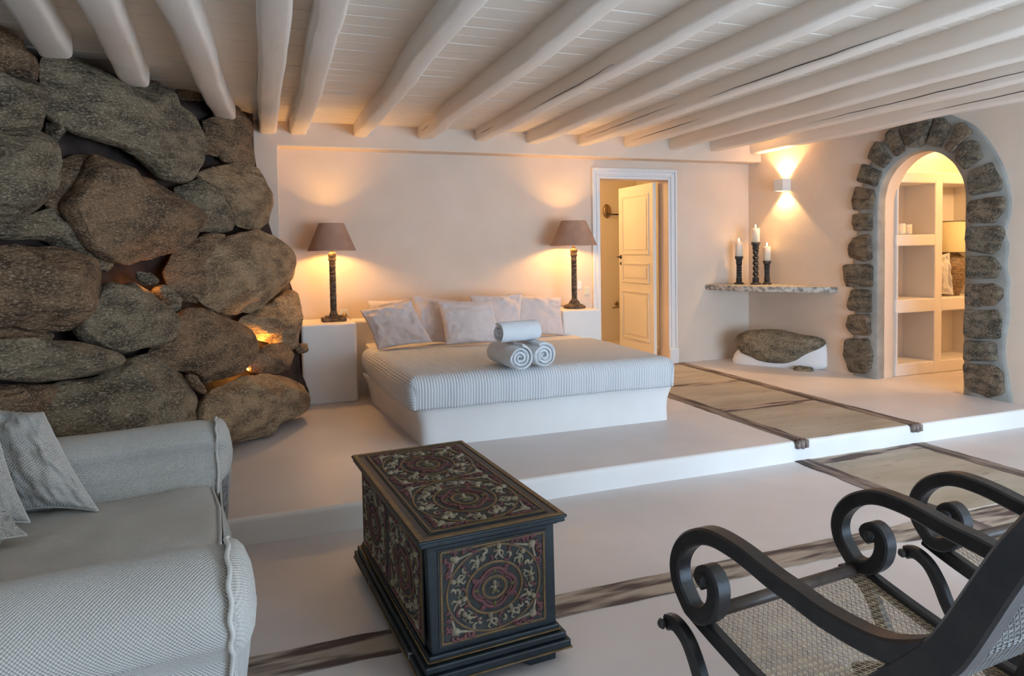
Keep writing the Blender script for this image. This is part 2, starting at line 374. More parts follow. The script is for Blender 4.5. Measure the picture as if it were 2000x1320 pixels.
# doorway lining and casing
bm = bmesh.new()
def cas(w0, w1, d):   # band of the casing from w0 to w1 outside the opening, d proud
    z0 = U
    addbox(bm, DL-w1, DL-w0, YB-d, YB, z0, DT+w1); addbox(bm, DR+w0, DR+w1, YB-d, YB, z0, DT+w1); addbox(bm, DL-w0, DR+w0, YB-d, YB, DT+w0, DT+w1)
cas(0, .028, .012); cas(.028, .046, .024); cas(.046, .078, .018); cas(.078, .098, .034)
addbox(bm, DL-.098, DR+.098, YB-.04, YB, DT+.098, DT+.112)
addbox(bm, DR-.004, DR+.106, YB-.042, YB, U, U+.17)
bm2 = bm; o = obj('trim_2', bm2, M['trim_paint'], smooth=False); bevel(o, .005, 3); tag(o, 'white moulded casing round the inner doorway', 'trim', kind='structure')
# door leaf, hinged on the far side of the lining and swung into the next room
hinge = onY(1279, 500, YB+.16); free_px = (1212, 500)
d = ray(*free_px); L = DR-DL-.01
# find the point on the free-edge ray at distance L from the hinge
ox, oy = hinge.x, hinge.y; a_ = d.x**2+d.y**2; b_ = -2*(d.x*ox+d.y*oy); c_ = ox*ox+oy*oy-L*L
disc = max(b_*b_-4*a_*c_, 0); t_ = (-b_+math.sqrt(disc))/(2*a_); fe = Vector((d.x*t_, d.y*t_, 0))
ang = math.atan2(fe.y-oy, fe.x-ox)
door = thing('door_1', 'cream panelled door standing ajar into the lit room', 'door', (ox, oy, U), ang, kind='structure')
H = DT-U-.012; T = .04
def frame_panel(bm, x0, x1, z0, z1, face):   # moulding ring and raised field on one face (face=-1 or +1)
    y = face*T/2
    for (w0, w1, h) in ((0, .014, .012), (.014, .028, .006)):
        a0, a1, c0, c1 = x0+w0, x1-w0, z0+w0, z1-w0; b0, b1, e0, e1 = x0+w1, x1-w1, z0+w1, z1-w1
        ys = sorted((y, y+face*h))
        addbox(bm, a0, a1, ys[0], ys[1], c0, e0); addbox(bm, a0, a1, ys[0], ys[1], e1, c1); addbox(bm, a0, b0, ys[0], ys[1], e0, e1); addbox(bm, b1, a1, ys[0], ys[1], e0, e1)
    ys = sorted((y, y+face*.007)); addbox(bm, x0+.055, x1-.055, ys[0], ys[1], z0+.055, z1-.055)
bm = bmesh.new(); addbox(bm, 0, L, -T/2, T/2, .006, H)
o = obj('door_leaf', bm, M['door_paint'], door, smooth=False); bevel(o, .003, 2)
for z0, z1 in ((.10*H, .385*H), (.435*H, .55*H), (.60*H, .945*H)):
    bm = bmesh.new()
    for f in (-1, 1): frame_panel(bm, .09, L-.09, z0, z1, f)
    o = obj('door_panel', bm, M['door_paint'], door, smooth=False); bevel(o, .004, 2)
bm = bmesh.new()
for f in (-1, 1):
    tube(bm, [(L-.05, f*T/2, .585*H), (L-.05, f*(T/2+.05), .585*H), (L-.13, f*(T/2+.055), .585*H)], .009, 8)
    tube(bm, [(L-.05, f*T/2, .585*H), (L-.05, f*(T/2+.008), .585*H)], .024, 12); tube(bm, [(L-.05, f*T/2, .545*H), (L-.05, f*(T/2+.006), .545*H)], .018, 12)
obj('door_handle', bm, M['iron'], door)
# ================================================================== LOG BEAMS
def beam(name_label, xa, xb, y0, y1, zb=2.485, w=.135, seed=0, crack=True, wob=.012):
    """log from (xa at y1, the wall end) to (xb at y0, towards the viewer); x is its left lower corner line"""
    rnd = random.Random(seed); bm = bmesh.new(); N = 70; ns = 20; rings = []
    for i in range(N+1):
        t = i/N; y = y1+(y0-y1)*t; xc = xa+(xb-xa)*t+w/2
        dx = wob*1.5*noise.noise(Vector((seed*3.1, y*.9, 0)))+wob*.4*noise.noise(Vector((seed*3.1, y*4, 5)))
        dz = wob*.9*noise.noise(Vector((seed*5.7, y*1.1, 9))); k = 1+.10*noise.noise(Vector((seed, y*1.3, 4)))+.03*noise.noise(Vector((seed, y*6, 4)))
        ring = []
        for j in range(ns):
            a = 2*PI*j/ns; c, s = math.cos(a), math.sin(a); e = .38
            px = math.copysign(abs(c)**e, c)*w/2*k; pz = math.copysign(abs(s)**e, s)*(ZC+.03-zb)/2*(k if s < 0 else 1)
            pr = .010*noise.noise(Vector((px*12, y*2.5, pz*12+seed)))
            ring.append(bm.verts.new((xc+dx+px*(1+pr*4), y, (ZC+.03+zb)/2+pz+(dz if s < 0 else 0)+pr*.4)))
        rings.append(ring)
    for a, b in zip(rings, rings[1:]):
        for j in range(ns): bm.faces.new((a[j], a[(j+1) % ns], b[(j+1) % ns], b[j]))
    bm.faces.new(rings[0][::-1]); bm.faces.new(rings[-1])
    bmesh.ops.recalc_face_normals(bm, faces=bm.faces[:])
    o = obj('ceiling_beam', bm, M['beam']); autosmooth(o, 60)
    tag(o, name_label, 'beam', 'log beams under the ceiling')
    if crack:                                      # drying checks: thin dark splits sunk in the flank
        bm = bmesh.new()
        for (ya, yb, fz) in crack:
            pts = []; K = 24
            for i in range(K+1):
                t = i/K; y = ya+(yb-ya)*t; tt = (y-y1)/(y0-y1); k = 1+.10*noise.noise(Vector((seed, y*1.3, 4)))+.03*noise.noise(Vector((seed, y*6, 4)))
                dx = wob*1.5*noise.noise(Vector((seed*3.1, y*.9, 0)))+wob*.4*noise.noise(Vector((seed*3.1, y*4, 5)))
                zz = zb+(ZC-zb)*fz+.006*noise.noise(Vector((y*5, seed, 2)))
                pts.append((xa+(xb-xa)*tt+w/2+dx-w/2*k*.985, y, zz))
            tube(bm, pts, [.0028*math.sin(PI*min(1, max(.05, i/K)))+.0006 for i in range(K+1)], 6)
        obj('split', bm, M['iron'], o)
    return o
BL = [
 ('white log beam over the rock wall, farthest from the arch', -1.02, -.74, 1.0, 4.22, .15, [(3.6, 4.0, .4)], 2.47, .015),
 ('thick crooked white log beam ending above the largest grey boulder', -.735, -.56, 1.0, 4.80, .15, None, 2.47, .02),
 ('white log beam ending at the narrow boulder next to the alcove pier', -.27, -.47, 1.0, 5.80, .15, None, 2.47, .014),
 ('split white log beam meeting the pier beside the rock wall', .035, .03, 1.0, YF+.02, .15, [(5.5, 6.2, .35), (4.2, 5.2, .5)], 2.485, .012),
 ('white log beam ending over the table lamp beside the rocks', .295, .24, 1.0, YF+.02, .145, [(5.4, 6.1, .5)], 2.487, .014),
 ('white log beam ending between the first table lamp and the bed pillows', .855, .80, 1.0, YF+.02, .13, None, 2.485, .02),
 ('wavy white log beam ending over the middle bed pillows', 1.435, 1.38, 1.0, YF+.02, .135, [(6.0, 6.35, .5)], 2.487, .024),
 ('white log beam ending over the stack of rolled towels', 2.015, 1.93, 1.0, YF+.02, .135, [(5.9, 6.35, .45), (3.6, 5.0, .12)], 2.49, .014),
 ('white log beam ending over the right end of the bed head', 2.545, 2.45, 1.0, YF+.02, .135, None, 2.487, .016),
 ('long-split white log beam ending over the lamp next to the doorway', 3.10, 3.00, 1.0, YF+.02, .135, [(4.6, 6.3, .5), (2.6, 4.2, .15)], 2.485, .012),
 ('white log beam ending straight above the panelled door', 3.64, 3.52, 1.0, YF+.02, .135, [(5.0, 6.3, .45)], 2.487, .01),
 ('white log beam ending above the right door casing', 4.19, 4.06, 1.0, YF+.02, .13, None, 2.487, .009),
 ('white log beam ending above the corner shelf end', 4.72, 4.60, 1.0, YF+.02, .13, [(2.6, 5.0, .4)], 2.484, .009),
 ('white log beam running along the wall above the arch', 5.265, 5.18, 1.0, YF+.02, .125, [(2.6, 4.4, .4)], 2.472, .006),
]
for i, (lab, xa, xb, y0, y1, w, cr, zb, wob) in enumerate(BL):
    beam(lab, xa, xb, y0, y1, zb, w, i+2, cr, wob)

# ================================================================== ROCK WALL
RA = Vector((.25, 6.2, 1.3)); RN = Vector((.823, -.568, .12)).normalized(); RU = Vector((0, 0, 1)).cross(RN).normalized(); RV = RN.cross(RU)
def rp(u, v, d): return RA+RU*u+RV*v+RN*d
bm = bmesh.new(); nu, nv = 90, 70; g = []
for i in range(nu+1):
    row = []
    for j in range(nv+1):
        z = -.05+2.7*j/nv
        p0 = RA+RU*0; # RU is horizontal
        t = i/nu
        XM = [(0, .40), (.7, .36), (1.06, .30), (1.46, .17), (1.86, .05), (2.3, .0), (3, .0)]
        zc = max(0, z); kk = max(q_ for q_ in range(6) if XM[q_][0] <= zc); XMx = XM[kk][1]+(XM[kk+1][1]-XM[kk][1])*(zc-XM[kk][0])/(XM[kk+1][0]-XM[kk][0])
        d = -.07+.07*fbm((t*9, z*3, 1), 1.0)+(.10*max(0, 1-z/1.1)+.06*max(0, 1-z/.45))*min(1, max(0, (1-t)*20))
        # find point at this height on the plane
        base = RA+RV*((z-RA.z)/RV.z)
        # right end follows the pier
        umax = (YF+.03-base.y)/RU.y if abs(RU.y) > 1e-6 else 0
        umax = min(umax, (XMx-RN.x*d-base.x)/RU.x)
        u = umax+(-4.6)*(1-min(1, t*90/88.))
        p = base+RU*u+RN*d
        if i >= 89: p.x = XMx; p.y = max(p.y, YF+.02) if i == 90 else p.y
        if p.y > YF+.02: p.y = YF+.02
        row.append(bm.verts.new(p))
    g.append(row)
for i in range(nu):
    for j in range(nv): bm.faces.new((g[i][j], g[i+1][j], g[i+1][j+1], g[i][j+1]))
bmesh.ops.recalc_face_normals(bm, faces=bm.faces[:])
rockwall = obj('wall_left', bm, M['mortar']); tag(rockwall, 'wall of huge natural boulders set in dark mortar', 'wall', kind='structure')

def rock(px, off, thick, m, seed, parent, label=None, P0=None, n=None, name='boulder', rough=.04, facets=15, nth=80, nph=34, back=.6, flat=.44, fac=.80):
    """a solid stone: its outline surveyed on a plane `off` in front of the mortar, bulging `thick` towards the room"""
    n = n or RN; P0 = P0 if P0 is not None else RA
    base = P0+n*off
    P = [onP(x, y, base, n) for x, y in px]
    C = Vector((0, 0, 0)); A = 0
    up = Vector((0, 0, 1)); u = up.cross(n).normalized(); v = n.cross(u)
    q2 = [((p-base).dot(u), (p-base).dot(v)) for p in P]
    cx = cy = 0
    for (x0, y0), (x1, y1) in zip(q2, q2[1:]+q2[:1]):
        k = x0*y1-x1*y0; A += k; cx += (x0+x1)*k; cy += (y0+y1)*k
    A /= 2; cx /= 6*A; cy /= 6*A
    def rad(th):
        dx, dy = math.cos(th), math.sin(th); best = 0
        for (x0, y0), (x1, y1) in zip(q2, q2[1:]+q2[:1]):
            x0 -= cx; y0 -= cy; x1 -= cx; y1 -= cy
            ex, ey = x1-x0, y1-y0; den = dx*ey-dy*ex
            if abs(den) < 1e-9: continue
            t = (x0*ey-y0*ex)/den; s = (x0*dy-y0*dx)/den
            if t > 0 and -1e-6 <= s <= 1+1e-6: best = max(best, t)
        return best
    R = [rad(2*PI*i/nth) for i in range(nth)]
    R = [(R[i-1]+2*R[i]+R[(i+1) % nth])/4*1.015 for i in range(nth)]
    rm = sum(R)/nth; rnd = random.Random(seed)
    pl = []
    for i in range(facets):
        a = rnd.uniform(0, 2*PI); el = rnd.uniform(.25, 1.3)
        pl.append((Vector((math.cos(a)*math.cos(el), math.sin(a)*math.cos(el), math.sin(el))), rnd.uniform(.60, .93)*fac/.8*(1 if el > .6 else 1.12)))
    bm = bmesh.new(); rings = []
    C3 = base+u*cx+v*cy
    def place(x, y, z):      # normalised coords: x,y in units of the outline, z of thickness
        q = Vector((x, y, z))
        for dn, h in pl:
            e = q.dot(dn)-h
            if e > 0: q -= dn*e*.98
        return q
    for k in range(1, nph):
        ph = -PI/2+PI*k/nph; c = math.cos(ph)**flat; s = math.sin(ph); ring = []
        zz = s if s > 0 else s*back
        for i in range(nth):
            a = 2*PI*i/nth; q = place(math.cos(a)*c, math.sin(a)*c, zz)
            # scale direction by the outline radius in that direction
            aa = math.atan2(q.y, q.x) % (2*PI); f = aa/(2*PI)*nth; i0 = int(f) % nth; fr = f-int(f); r = R[i0]*(1-fr)+R[(i0+1) % nth]*fr
            w = C3+u*(q.x*r)+v*(q.y*r)+n*(q.z*thick)
            nn = (u*q.x+v*q.y+n*q.z*1.2).normalized()
            w += nn*(rough*rm*.9*noise.fractal(w*3.2+Vector((seed, 0, 0)), 1, 2, 5)+rough*.9*rm*(abs(noise.noise(w*7+Vector((0, seed, 0))))-.2)+rough*.35*rm*noise.noise(w*22)+rough*.22*rm*noise.noise(w*55))
            ring.append(bm.verts.new(w))
        rings.append(ring)
    for a, b in zip(rings, rings[1:]):
        for i in range(nth): bm.faces.new((a[i], a[(i+1) % nth], b[(i+1) % nth], b[i]))
    for ring, s in ((rings[0], -1), (rings[-1], 1)):
        cc = sum((x.co for x in ring), Vector())/nth; cv = bm.verts.new(cc)
        for i in range(nth): bm.faces.new((ring[i], ring[(i+1) % nth], cv) if s > 0 else (ring[(i+1) % nth], ring[i], cv))
    bmesh.ops.recalc_face_normals(bm, faces=bm.faces[:])
    o = obj(name, bm, M[m] if isinstance(m, str) else m, parent); autosmooth(o, 24)
    if label: o['label'] = label
    return o
BO = [
 # outline, offset, thickness, material
 ([(-60, 40), (0, 62), (40, 85), (75, 112), (84, 138), (62, 160), (35, 152), (0, 142), (-60, 130)], .06, .16, 'rock_brown'),
 ([(-70, 120), (0, 132), (60, 155), (82, 180), (96, 222), (88, 256), (60, 250), (0, 268), (-70, 262)], .05, .20, 'rock_grey'),
 ([(-80, 256), (0, 258), (50, 246), (82, 272), (100, 308), (101, 325), (88, 365), (83, 402), (60, 426), (0, 434), (-80, 430)], .07, .24, 'rock_grey'),
 ([(98, 232), (117, 262), (108, 286), (92, 268)], .03, .08, 'rock_grey'),
 ([(85, 122), (96, 108), (150, 112), (190, 128), (236, 150), (290, 160), (335, 165), (352, 186), (360, 214), (392, 222), (399, 272), (391, 304), (362, 349), (316, 343), (276, 308), (252, 292), (200, 275), (157, 260), (106, 238), (96, 220), (92, 169)], .10, .17, 'rock_grey'),
 ([(190, 301), (244, 309), (299, 343), (327, 370), (354, 396), (388, 415), (392, 437), (368, 469), (343, 488), (299, 502), (252, 514), (218, 508), (172, 485), (150, 445), (130, 400), (150, 366), (170, 325)], .12, .22, 'rock_brown'),
 ([(95, 322), (150, 298), (190, 303), (172, 335), (140, 385), (150, 440), (110, 425), (90, 395), (92, 350)], .03, .08, 'rock_brown'),
 ([(-60, 436), (0, 428), (60, 420), (95, 408), (140, 420), (172, 482), (218, 512), (196, 536), (150, 496), (90, 470), (0, 462), (-60, 470)], .04, .10, 'rock_grey'),
 ([(345, 362), (390, 352), (413, 366), (437, 382), (461, 409), (468, 433), (457, 448), (425, 454), (396, 452), (384, 430), (366, 400)], .08, .14, 'rock_grey'),
 ([(372, 346), (417, 327), (473, 318), (496, 331), (508, 354), (530, 376), (535, 398), (526, 433), (500, 447), (470, 444), (464, 418), (437, 384), (400, 356)], .05, .13, 'rock_tan'),
 ([(398, 232), (429, 226), (436, 262), (432, 308), (402, 302), (400, 280), (404, 255)], .02, .08, 'rock_brown'),
 ([(430, 228), (453, 203), (484, 224), (498, 252), (493, 288), (498, 324), (473, 317), (432, 314), (428, 270)], .02, .10, 'rock_brown'),
 ([(343, 160), (370, 154), (394, 165), (395, 197), (356, 194)], .02, .07, 'rock_brown'),
 ([(372, 555), (380, 527), (420, 478), (455, 461), (504, 452), (532, 461), (561, 487), (572, 514), (575, 544), (552, 574), (523, 593), (470, 618), (436, 610), (390, 585)], .10, .16, 'rock_tan'),
 ([(322, 530), (350, 482), (400, 458), (440, 460), (400, 500), (378, 535), (376, 560), (392, 590), (360, 586), (333, 563)], .06, .12, 'rock_brown'),
 ([(-60, 500), (0, 484), (57, 480), (114, 482), (160, 502), (177, 527), (174, 567), (160, 612), (140, 643), (95, 648), (38, 634), (-10, 636), (-60, 600)], .12, .22, 'rock_brown'),
 ([(150, 640), (162, 608), (186, 574), (214, 552), (270, 550), (302, 572), (334, 600), (346, 623), (322, 661), (303, 673), (242, 687), (197, 677), (163, 659)], .12, .19, 'rock_grey'),
 ([(299, 567), (312, 556), (341, 570), (358, 589), (354, 612), (341, 618), (326, 596)], .05, .10, 'rock_grey'),
 ([(269, 529), (288, 532), (303, 540), (310, 553), (288, 557), (272, 543)], .16, .06, 'rock_grey'),
 ([(326, 656), (341, 626), (364, 604), (409, 607), (455, 627), (489, 646), (496, 673), (485, 703), (458, 728), (402, 746), (367, 724), (335, 722), (286, 694)], .11, .19, 'rock_brown'),
 ([(464, 624), (511, 605), (564, 569), (585, 589), (598, 616), (595, 642), (580, 673), (564, 682), (530, 668), (504, 662), (490, 648)], .06, .14, 'rock_tan'),
 ([(494, 690), (512, 676), (557, 669), (570, 692), (566, 724), (530, 730), (490, 727), (484, 714)], .12, .12, 'rock_brown'),
 ([(388, 810), (396, 788), (417, 764), (473, 739), (519, 730), (561, 732), (591, 746), (606, 767), (612, 798), (594, 818), (545, 838), (492, 857), (447, 872), (410, 874), (388, 846)], .24, .20, 'rock_tan'),
 ([(125, 741), (208, 733), (250, 699), (282, 692), (314, 703), (341, 728), (375, 745), (398, 771), (392, 805), (396, 850), (330, 900), (200, 910), (90, 880), (72, 820), (88, 779)], .16, .22, 'rock_grey'),
 ([(-70, 672), (0, 664), (95, 660), (152, 669), (212, 684), (242, 692), (253, 703), (242, 719), (189, 731), (87, 746), (23, 742), (-70, 735)], .17, .16, 'rock_grey'),
 ([(-60, 760), (0, 752), (70, 750), (120, 752), (100, 790), (85, 830), (0, 850), (-60, 840)], .10, .14, 'rock_brown'),
 ([(581, 671), (597, 671), (602, 684), (590, 692), (580, 686)], .08, .05, 'rock_brown'),
 ([(362, 730), (379, 733), (402, 764), (400, 772), (376, 752)], .27, .05, 'rock_brown'),
 ([(-60, 640), (0, 634), (60, 640), (110, 650), (100, 664), (0, 668), (-60, 672)], .04, .06, 'rock_brown'),
 ([(236, 152), (300, 150), (340, 152), (345, 164), (290, 164)], .0, .06, 'rock_brown'),
]
for i, (px, off, th, m) in enumerate(BO):
    big = max(p[0] for p in px)-min(p[0] for p in px) > 90
    gx = sum(p[0] for p in px)/len(px); gy = sum(p[1] for p in px)/len(px); k_ = 1.025
    px = [(gx+(a-gx)*k_, gy+(b-gy)*k_) for a, b in px]
    rock(px, off, th, m, 11+i*7, rockwall, nth=110 if big else 56, nph=46 if big else 22)
# little warm uplight tucked in the crevice between the stones
gl = rp(0, 0, 0)
pt = onP(512, 677, RA+RN*.06, RN); point('crevice_lamp', pt, 2.6, (1, .45, .08), .01)
pt = onP(480, 722, RA+RN*.10, RN); point('crevice_lamp', pt, 1.3, (1, .45, .08), .01)
pt = onP(287, 558, RA+RN*.07, RN); point('crevice_lamp', pt, .5, (1, .4, .08), .01)
# ================================================================== STONE ARCH
ARCH = thing('stone_arch', 'arch of rough grey brown stones set in grey mortar round the opening', 'arch', wp(sc, U, 0))
def under(par, o):
    o.parent = par; o.matrix_parent_inverse = par.matrix_basis.inverted() if False else Matrix.Translation(-par.location); return o
outer_px = [(1668, 733), (1663, 690), (1668, 640), (1671, 590), (1664, 540), (1670, 480), (1675, 440), (1677, 395), (1688, 348), (1706, 304), (1726, 273), (1750, 250), (1785, 226), (1822, 221), (1850, 223), (1875, 232), (1899, 243), (1915, 258), (1933, 280), (1948, 305), (1959, 328), (1968, 360), (1973, 398), (1970, 425), (1962, 455), (1968, 480), (1964, 520), (1970, 548), (1967, 580), (1969, 615), (1962, 660), (1960, 690), (1967, 735), (1976, 786)]
OUT = [wpix(x, y, .02) for x, y in outer_px]
OUT[0] = (OUT[0][0], U-.01); OUT[-1] = (OUT[-1][0], U-.01)
ti = [Vector((s, z)) for s, z in arch]; to = [Vector(p) for p in chain([(s, z, 0) for s, z in OUT], 3)]
def resample(P, n):
    P = [Vector((p[0], p[1])) for p in P]; d = [0]
    for a, b in zip(P, P[1:]): d.append(d[-1]+(b-a).length)
    out = []
    for i in range(n):
        t = d[-1]*i/(n-1); k = 0
        while k < len(P)-2 and d[k+1] < t: k += 1
        f = (t-d[k])/max(d[k+1]-d[k], 1e-9); out.append(P[k]+(P[k+1]-P[k])*f)
    return out
Nn = 110; ri, ro = resample([(a.x, a.y) for a in ti], Nn), resample([(a.x, a.y) for a in to], Nn)
bm = bmesh.new(); rows = []
for a, b in zip(ri, ro):
    w = .004*noise.noise(Vector((a.x*9, a.y*9, 1)))
    inw = (Vector((sc, min(a.y, zs)))-a); inw = inw.normalized()*(.008+w) if inw.length > .01 else Vector((0, 0))
    row = [wp(a.x+inw.x*0, a.y, -.10), wp(a.x+inw.x, a.y+inw.y, -.09), wp(a.x+inw.x, a.y+inw.y, .008), wp(a.x+inw.x*.3, a.y+inw.y*.3, .02)]
    for k in (.25, .5, .75, .95): row.append(wp(a.x+(b.x-a.x)*k, a.y+(b.y-a.y)*k, .024+.006*noise.noise(Vector((a.x*8+k*3, a.y*8, 2)))))
    row.append(wp(b.x, b.y, .015)); row.append(wp(b.x+(b.x-a.x)*.02, b.y, -.01))
    rows.append([bm.verts.new(p-ARCH.location) for p in row])
for a, b in zip(rows, rows[1:]):
    for j in range(len(a)-1): bm.faces.new((a[j], b[j], b[j+1], a[j+1]))
bmesh.ops.recalc_face_normals(bm, faces=bm.faces[:])
obj('mortar_ring', bm, M['surround'], ARCH)
ST = [
 [(1657,486),(1667,465),(1700,458),(1704,505),(1686,510),(1658,502)], [(1649,518),(1697,516),(1705,519),(1705,559),(1656,559),(1649,544)], [(1663,568),(1681,565),(1702,568),(1702,609),(1662,605),(1657,595)],
 [(1660,615),(1700,614),(1701,654),(1667,653),(1655,636)], [(1654,664),(1696,663),(1705,691),(1701,718),(1692,729),(1660,725),(1649,691)], [(1665,419),(1704,417),(1704,450),(1668,450),(1664,433)],
 [(1672,364),(1708,371),(1710,384),(1704,407),(1669,411),(1665,391)], [(1686,319),(1724,336),(1713,364),(1675,354)], [(1712,275),(1722,280),(1744,311),(1728,329),(1697,309),(1703,290)],
 [(1731,263),(1737,254),(1756,246),(1770,293),(1751,306),(1732,273)], [(1765,239),(1790,229),(1822,226),(1823,239),(1807,284),(1795,288),(1776,288),(1766,265)], [(1828,231),(1846,231),(1858,248),(1851,265),(1836,290),(1813,282),(1819,258)],
 [(1873,241),(1885,240),(1902,258),(1897,265),(1873,285),(1861,302),(1846,290),(1858,273),(1868,256)], [(1902,274),(1914,280),(1922,307),(1902,321),(1886,332),(1868,313),(1870,297),(1885,282)], [(1894,338),(1939,316),(1948,336),(1959,355),(1956,372),(1897,382),(1891,355)],
 [(1893,394),(1931,387),(1963,385),(1961,411),(1943,435),(1896,434),(1892,413)], [(1890,444),(1957,443),(1961,457),(1951,486),(1940,496),(1892,488),(1888,466)], [(1890,501),(1940,502),(1956,522),(1948,542),(1918,544),(1890,542)],
 [(1889,556),(1940,554),(1958,563),(1959,579),(1945,595),(1912,599),(1888,595)], [(1887,606),(1948,606),(1958,623),(1954,661),(1912,661),(1885,655)], [(1887,665),(1945,669),(1948,704),(1885,703)], [(1884,711),(1940,714),(1959,726),(1962,767),(1934,775),(1893,762),(1887,745)]]
for i, px in enumerate(ST):
    mx_ = sum(p[0] for p in px)/len(px); my_ = sum(p[1] for p in px)/len(px)
    px = [(mx_+(a-mx_)*(1.04 if i < 6 or i > 14 else 1.0), my_+(b-my_)*(1.04 if i < 6 or i > 14 else 1.0)) for a, b in px]
    o = rock(px, .022, .042, 'rock_fine' if i % 3 else 'rock_fine2', 300+i*3, ARCH, P0=WO, n=WN, name='arch_stone', rough=.045, facets=4, nth=64, nph=18, back=.4, flat=.13, fac=1.05)
    for v in o.data.vertices: v.co -= ARCH.location

# ================================================================== BUILT-IN SHELVING SEEN THROUGH THE ARCH
def sx(x, y=500): return onY(x, y, YC).x
def sz(x, y): return onY(x, y, YC).z
xa = CX0+.0; c1a, c1b, c2a, c2b = sx(1752), sx(1826), sx(1841), sx(1841)+.62
T1 = sz(1790, 357); R1b = sz(1790, 458); R2t = sz(1790, 480); R2b = sz(1790, 584); R3t = sz(1790, 610); R3b = sz(1790, 708); TOPU = sz(1800, 336)
SH = thing('shelving_unit', 'built-in white plaster shelving glowing warm behind the stone arch', 'shelves', (xa, YC, U))
def sbox(name, x0, x1, z0, z1, y0=YC, y1=YC+.38, par=SH, bev=.012):
    o = box(name, (x0-SH.location.x, x1-SH.location.x, y0-YC, y1-YC, z0-U, z1-U), M['plaster_smooth'], par, bev, 3); return o
XE = c2b+.12
sbox('back_panel', xa, XE, U, TOPU, YC+.36, YC+.42, bev=0)
sbox('upright', xa, c1a, U, TOPU); sbox('upright', c1b, c2a, U+.001, TOPU); sbox('upright', c2b, XE, U, TOPU)
for x0, x1 in ((c1a, c1b), (c2a, c2b)):
    sbox('shelf', x0-.01, x1+.01, U, R3b); sbox('shelf', x0-.01, x1+.01, R2b-(R2b-R3t), R2b); sbox('shelf', x0-.01, x1+.01, T1, TOPU)
sbox('shelf', c1a-.01, c1b+.01, R2t, R1b)
# what stands on the shelves
def jar(x, y, z, r, h, lab):
    t = thing('candle_jar', lab, 'candle', (x, y, z), 0, 'glass candle jars on the shelf')
    bm = bmesh.new(); addlathe(bm, [(0, .004), (r*.9, .004), (r, .012), (r, h), (r-.004, h), (r-.004, h-.012), (0, h-.012)], 20); obj('jar', bm, M['plastic'], t)
    bm = bmesh.new(); addlathe(bm, [(r*1.005, h*.3), (r*1.006, h*.75)], 20); obj('paper_band', bm, M['wax'], t); return t
for x, lab, r, h in ((1762, 'cream candle jar nearest the arch jamb on the shelf', .040, .095), (1776, 'middle one of three cream candle jars on the shelf', .042, .11), (1789, 'cream candle jar nearest the shelf divider', .042, .10)):
    jar(sx(x), YC+.10, R1b+.002, r, h, lab)
def quad_pillow(name, c, th, m, label, cat, group=None, seed=0, n=40, pinch=.05, wr=.010, piping=None, pw=.55):
    """cushion from its four world corners (tl, tr, br, bl)"""
    tl, tr, br, bl = [Vector(p) for p in c]; bm = bmesh.new(); N = ((tr-tl).cross(bl-tl)).normalized()
    ctr = (tl+tr+br+bl)/4
    if N.dot(CAM-ctr) < 0: N = -N
    uvl = bm.loops.layers.uv.new('UVMap'); W0 = (tr-tl).length; H0 = (bl-tl).length
    g = {}
    def P(i, j, s):
        e = i in (0, n) or j in (0, n)
        k = (i, j, 0 if e else s)
        if k in g: return g[k]
        u, v = -1+2*i/n, -1+2*j/n
        u_, v_ = math.sin(u*PI/2)*.4+u*.6, math.sin(v*PI/2)*.4+v*.6
        a = u_*(1-pinch*(1-v_*v_)*1.2); b = v_*(1-pinch*(1-u_*u_)*1.2)
        x, y = (a+1)/2, (b+1)/2
        p = tl*(1-x)*(1-y)+tr*x*(1-y)+br*x*y+bl*(1-x)*y
        h = th*((1-u_*u_)**pw)*((1-v_*v_)**pw)
        edge = max(abs(u_), abs(v_)); w = wr*noise.fractal(Vector((u*2.2+seed, v*2.2, s*3)), 1, 2, 4)*(.4+edge)+wr*.8*max(0, edge-.35)*noise.noise(Vector((u*7+seed, v*3.0, 4+s)))
        sag = -.010*math.exp(-((u_*2)**2))*((v_+1)/2)
        q = p+N*(s*h+w*(0 if e else 1)*s*min(1, h/th*2)+(.4*w if e else 0))+Vector((0, 0, sag*0))
        g[k] = bm.verts.new(q); return g[k]
    for s in (1, -1):
        for i in range(n):
            for j in range(n):
                ks = [(i, j), (i+1, j), (i+1, j+1), (i, j+1)]
                if s < 0: ks = ks[::-1]
                f = bm.faces.new([P(a, b, s) for a, b in ks])
                for lp, (a, b) in zip(f.loops, ks): lp[uvl].uv = (a/n*W0, b/n*H0)
    bmesh.ops.recalc_face_normals(bm, faces=bm.faces[:])
    root = ctr.copy(); lowz = min(v.co.z for v in bm.verts); root.z = lowz
    for v in bm.verts: v.co -= root
    o = obj(name, bm, m, loc=root); tag(o, label, cat, group)
    if piping:
        bm = bmesh.new(); pts = []
        for i in range(n): pts.append(i/n*2-1)
        def E(u, v):
            u_, v_ = math.sin(u*PI/2)*.4+u*.6, math.sin(v*PI/2)*.4+v*.6
            a = u_*(1-pinch*(1-v_*v_)*1.2); b = v_*(1-pinch*(1-u_*u_)*1.2); x, y = (a+1)/2, (b+1)/2
            return tl*(1-x)*(1-y)+tr*x*(1-y)+br*x*y+bl*(1-x)*y-root
        loop = [E(t, -1) for t in pts]+[E(1, t) for t in pts]+[E(-t, 1) for t in pts]+[E(-1, -t) for t in pts]
        loop.append(loop[0]); tube(bm, loop, piping, 6, cap=False); obj('piping', bm, m, o)
    return o
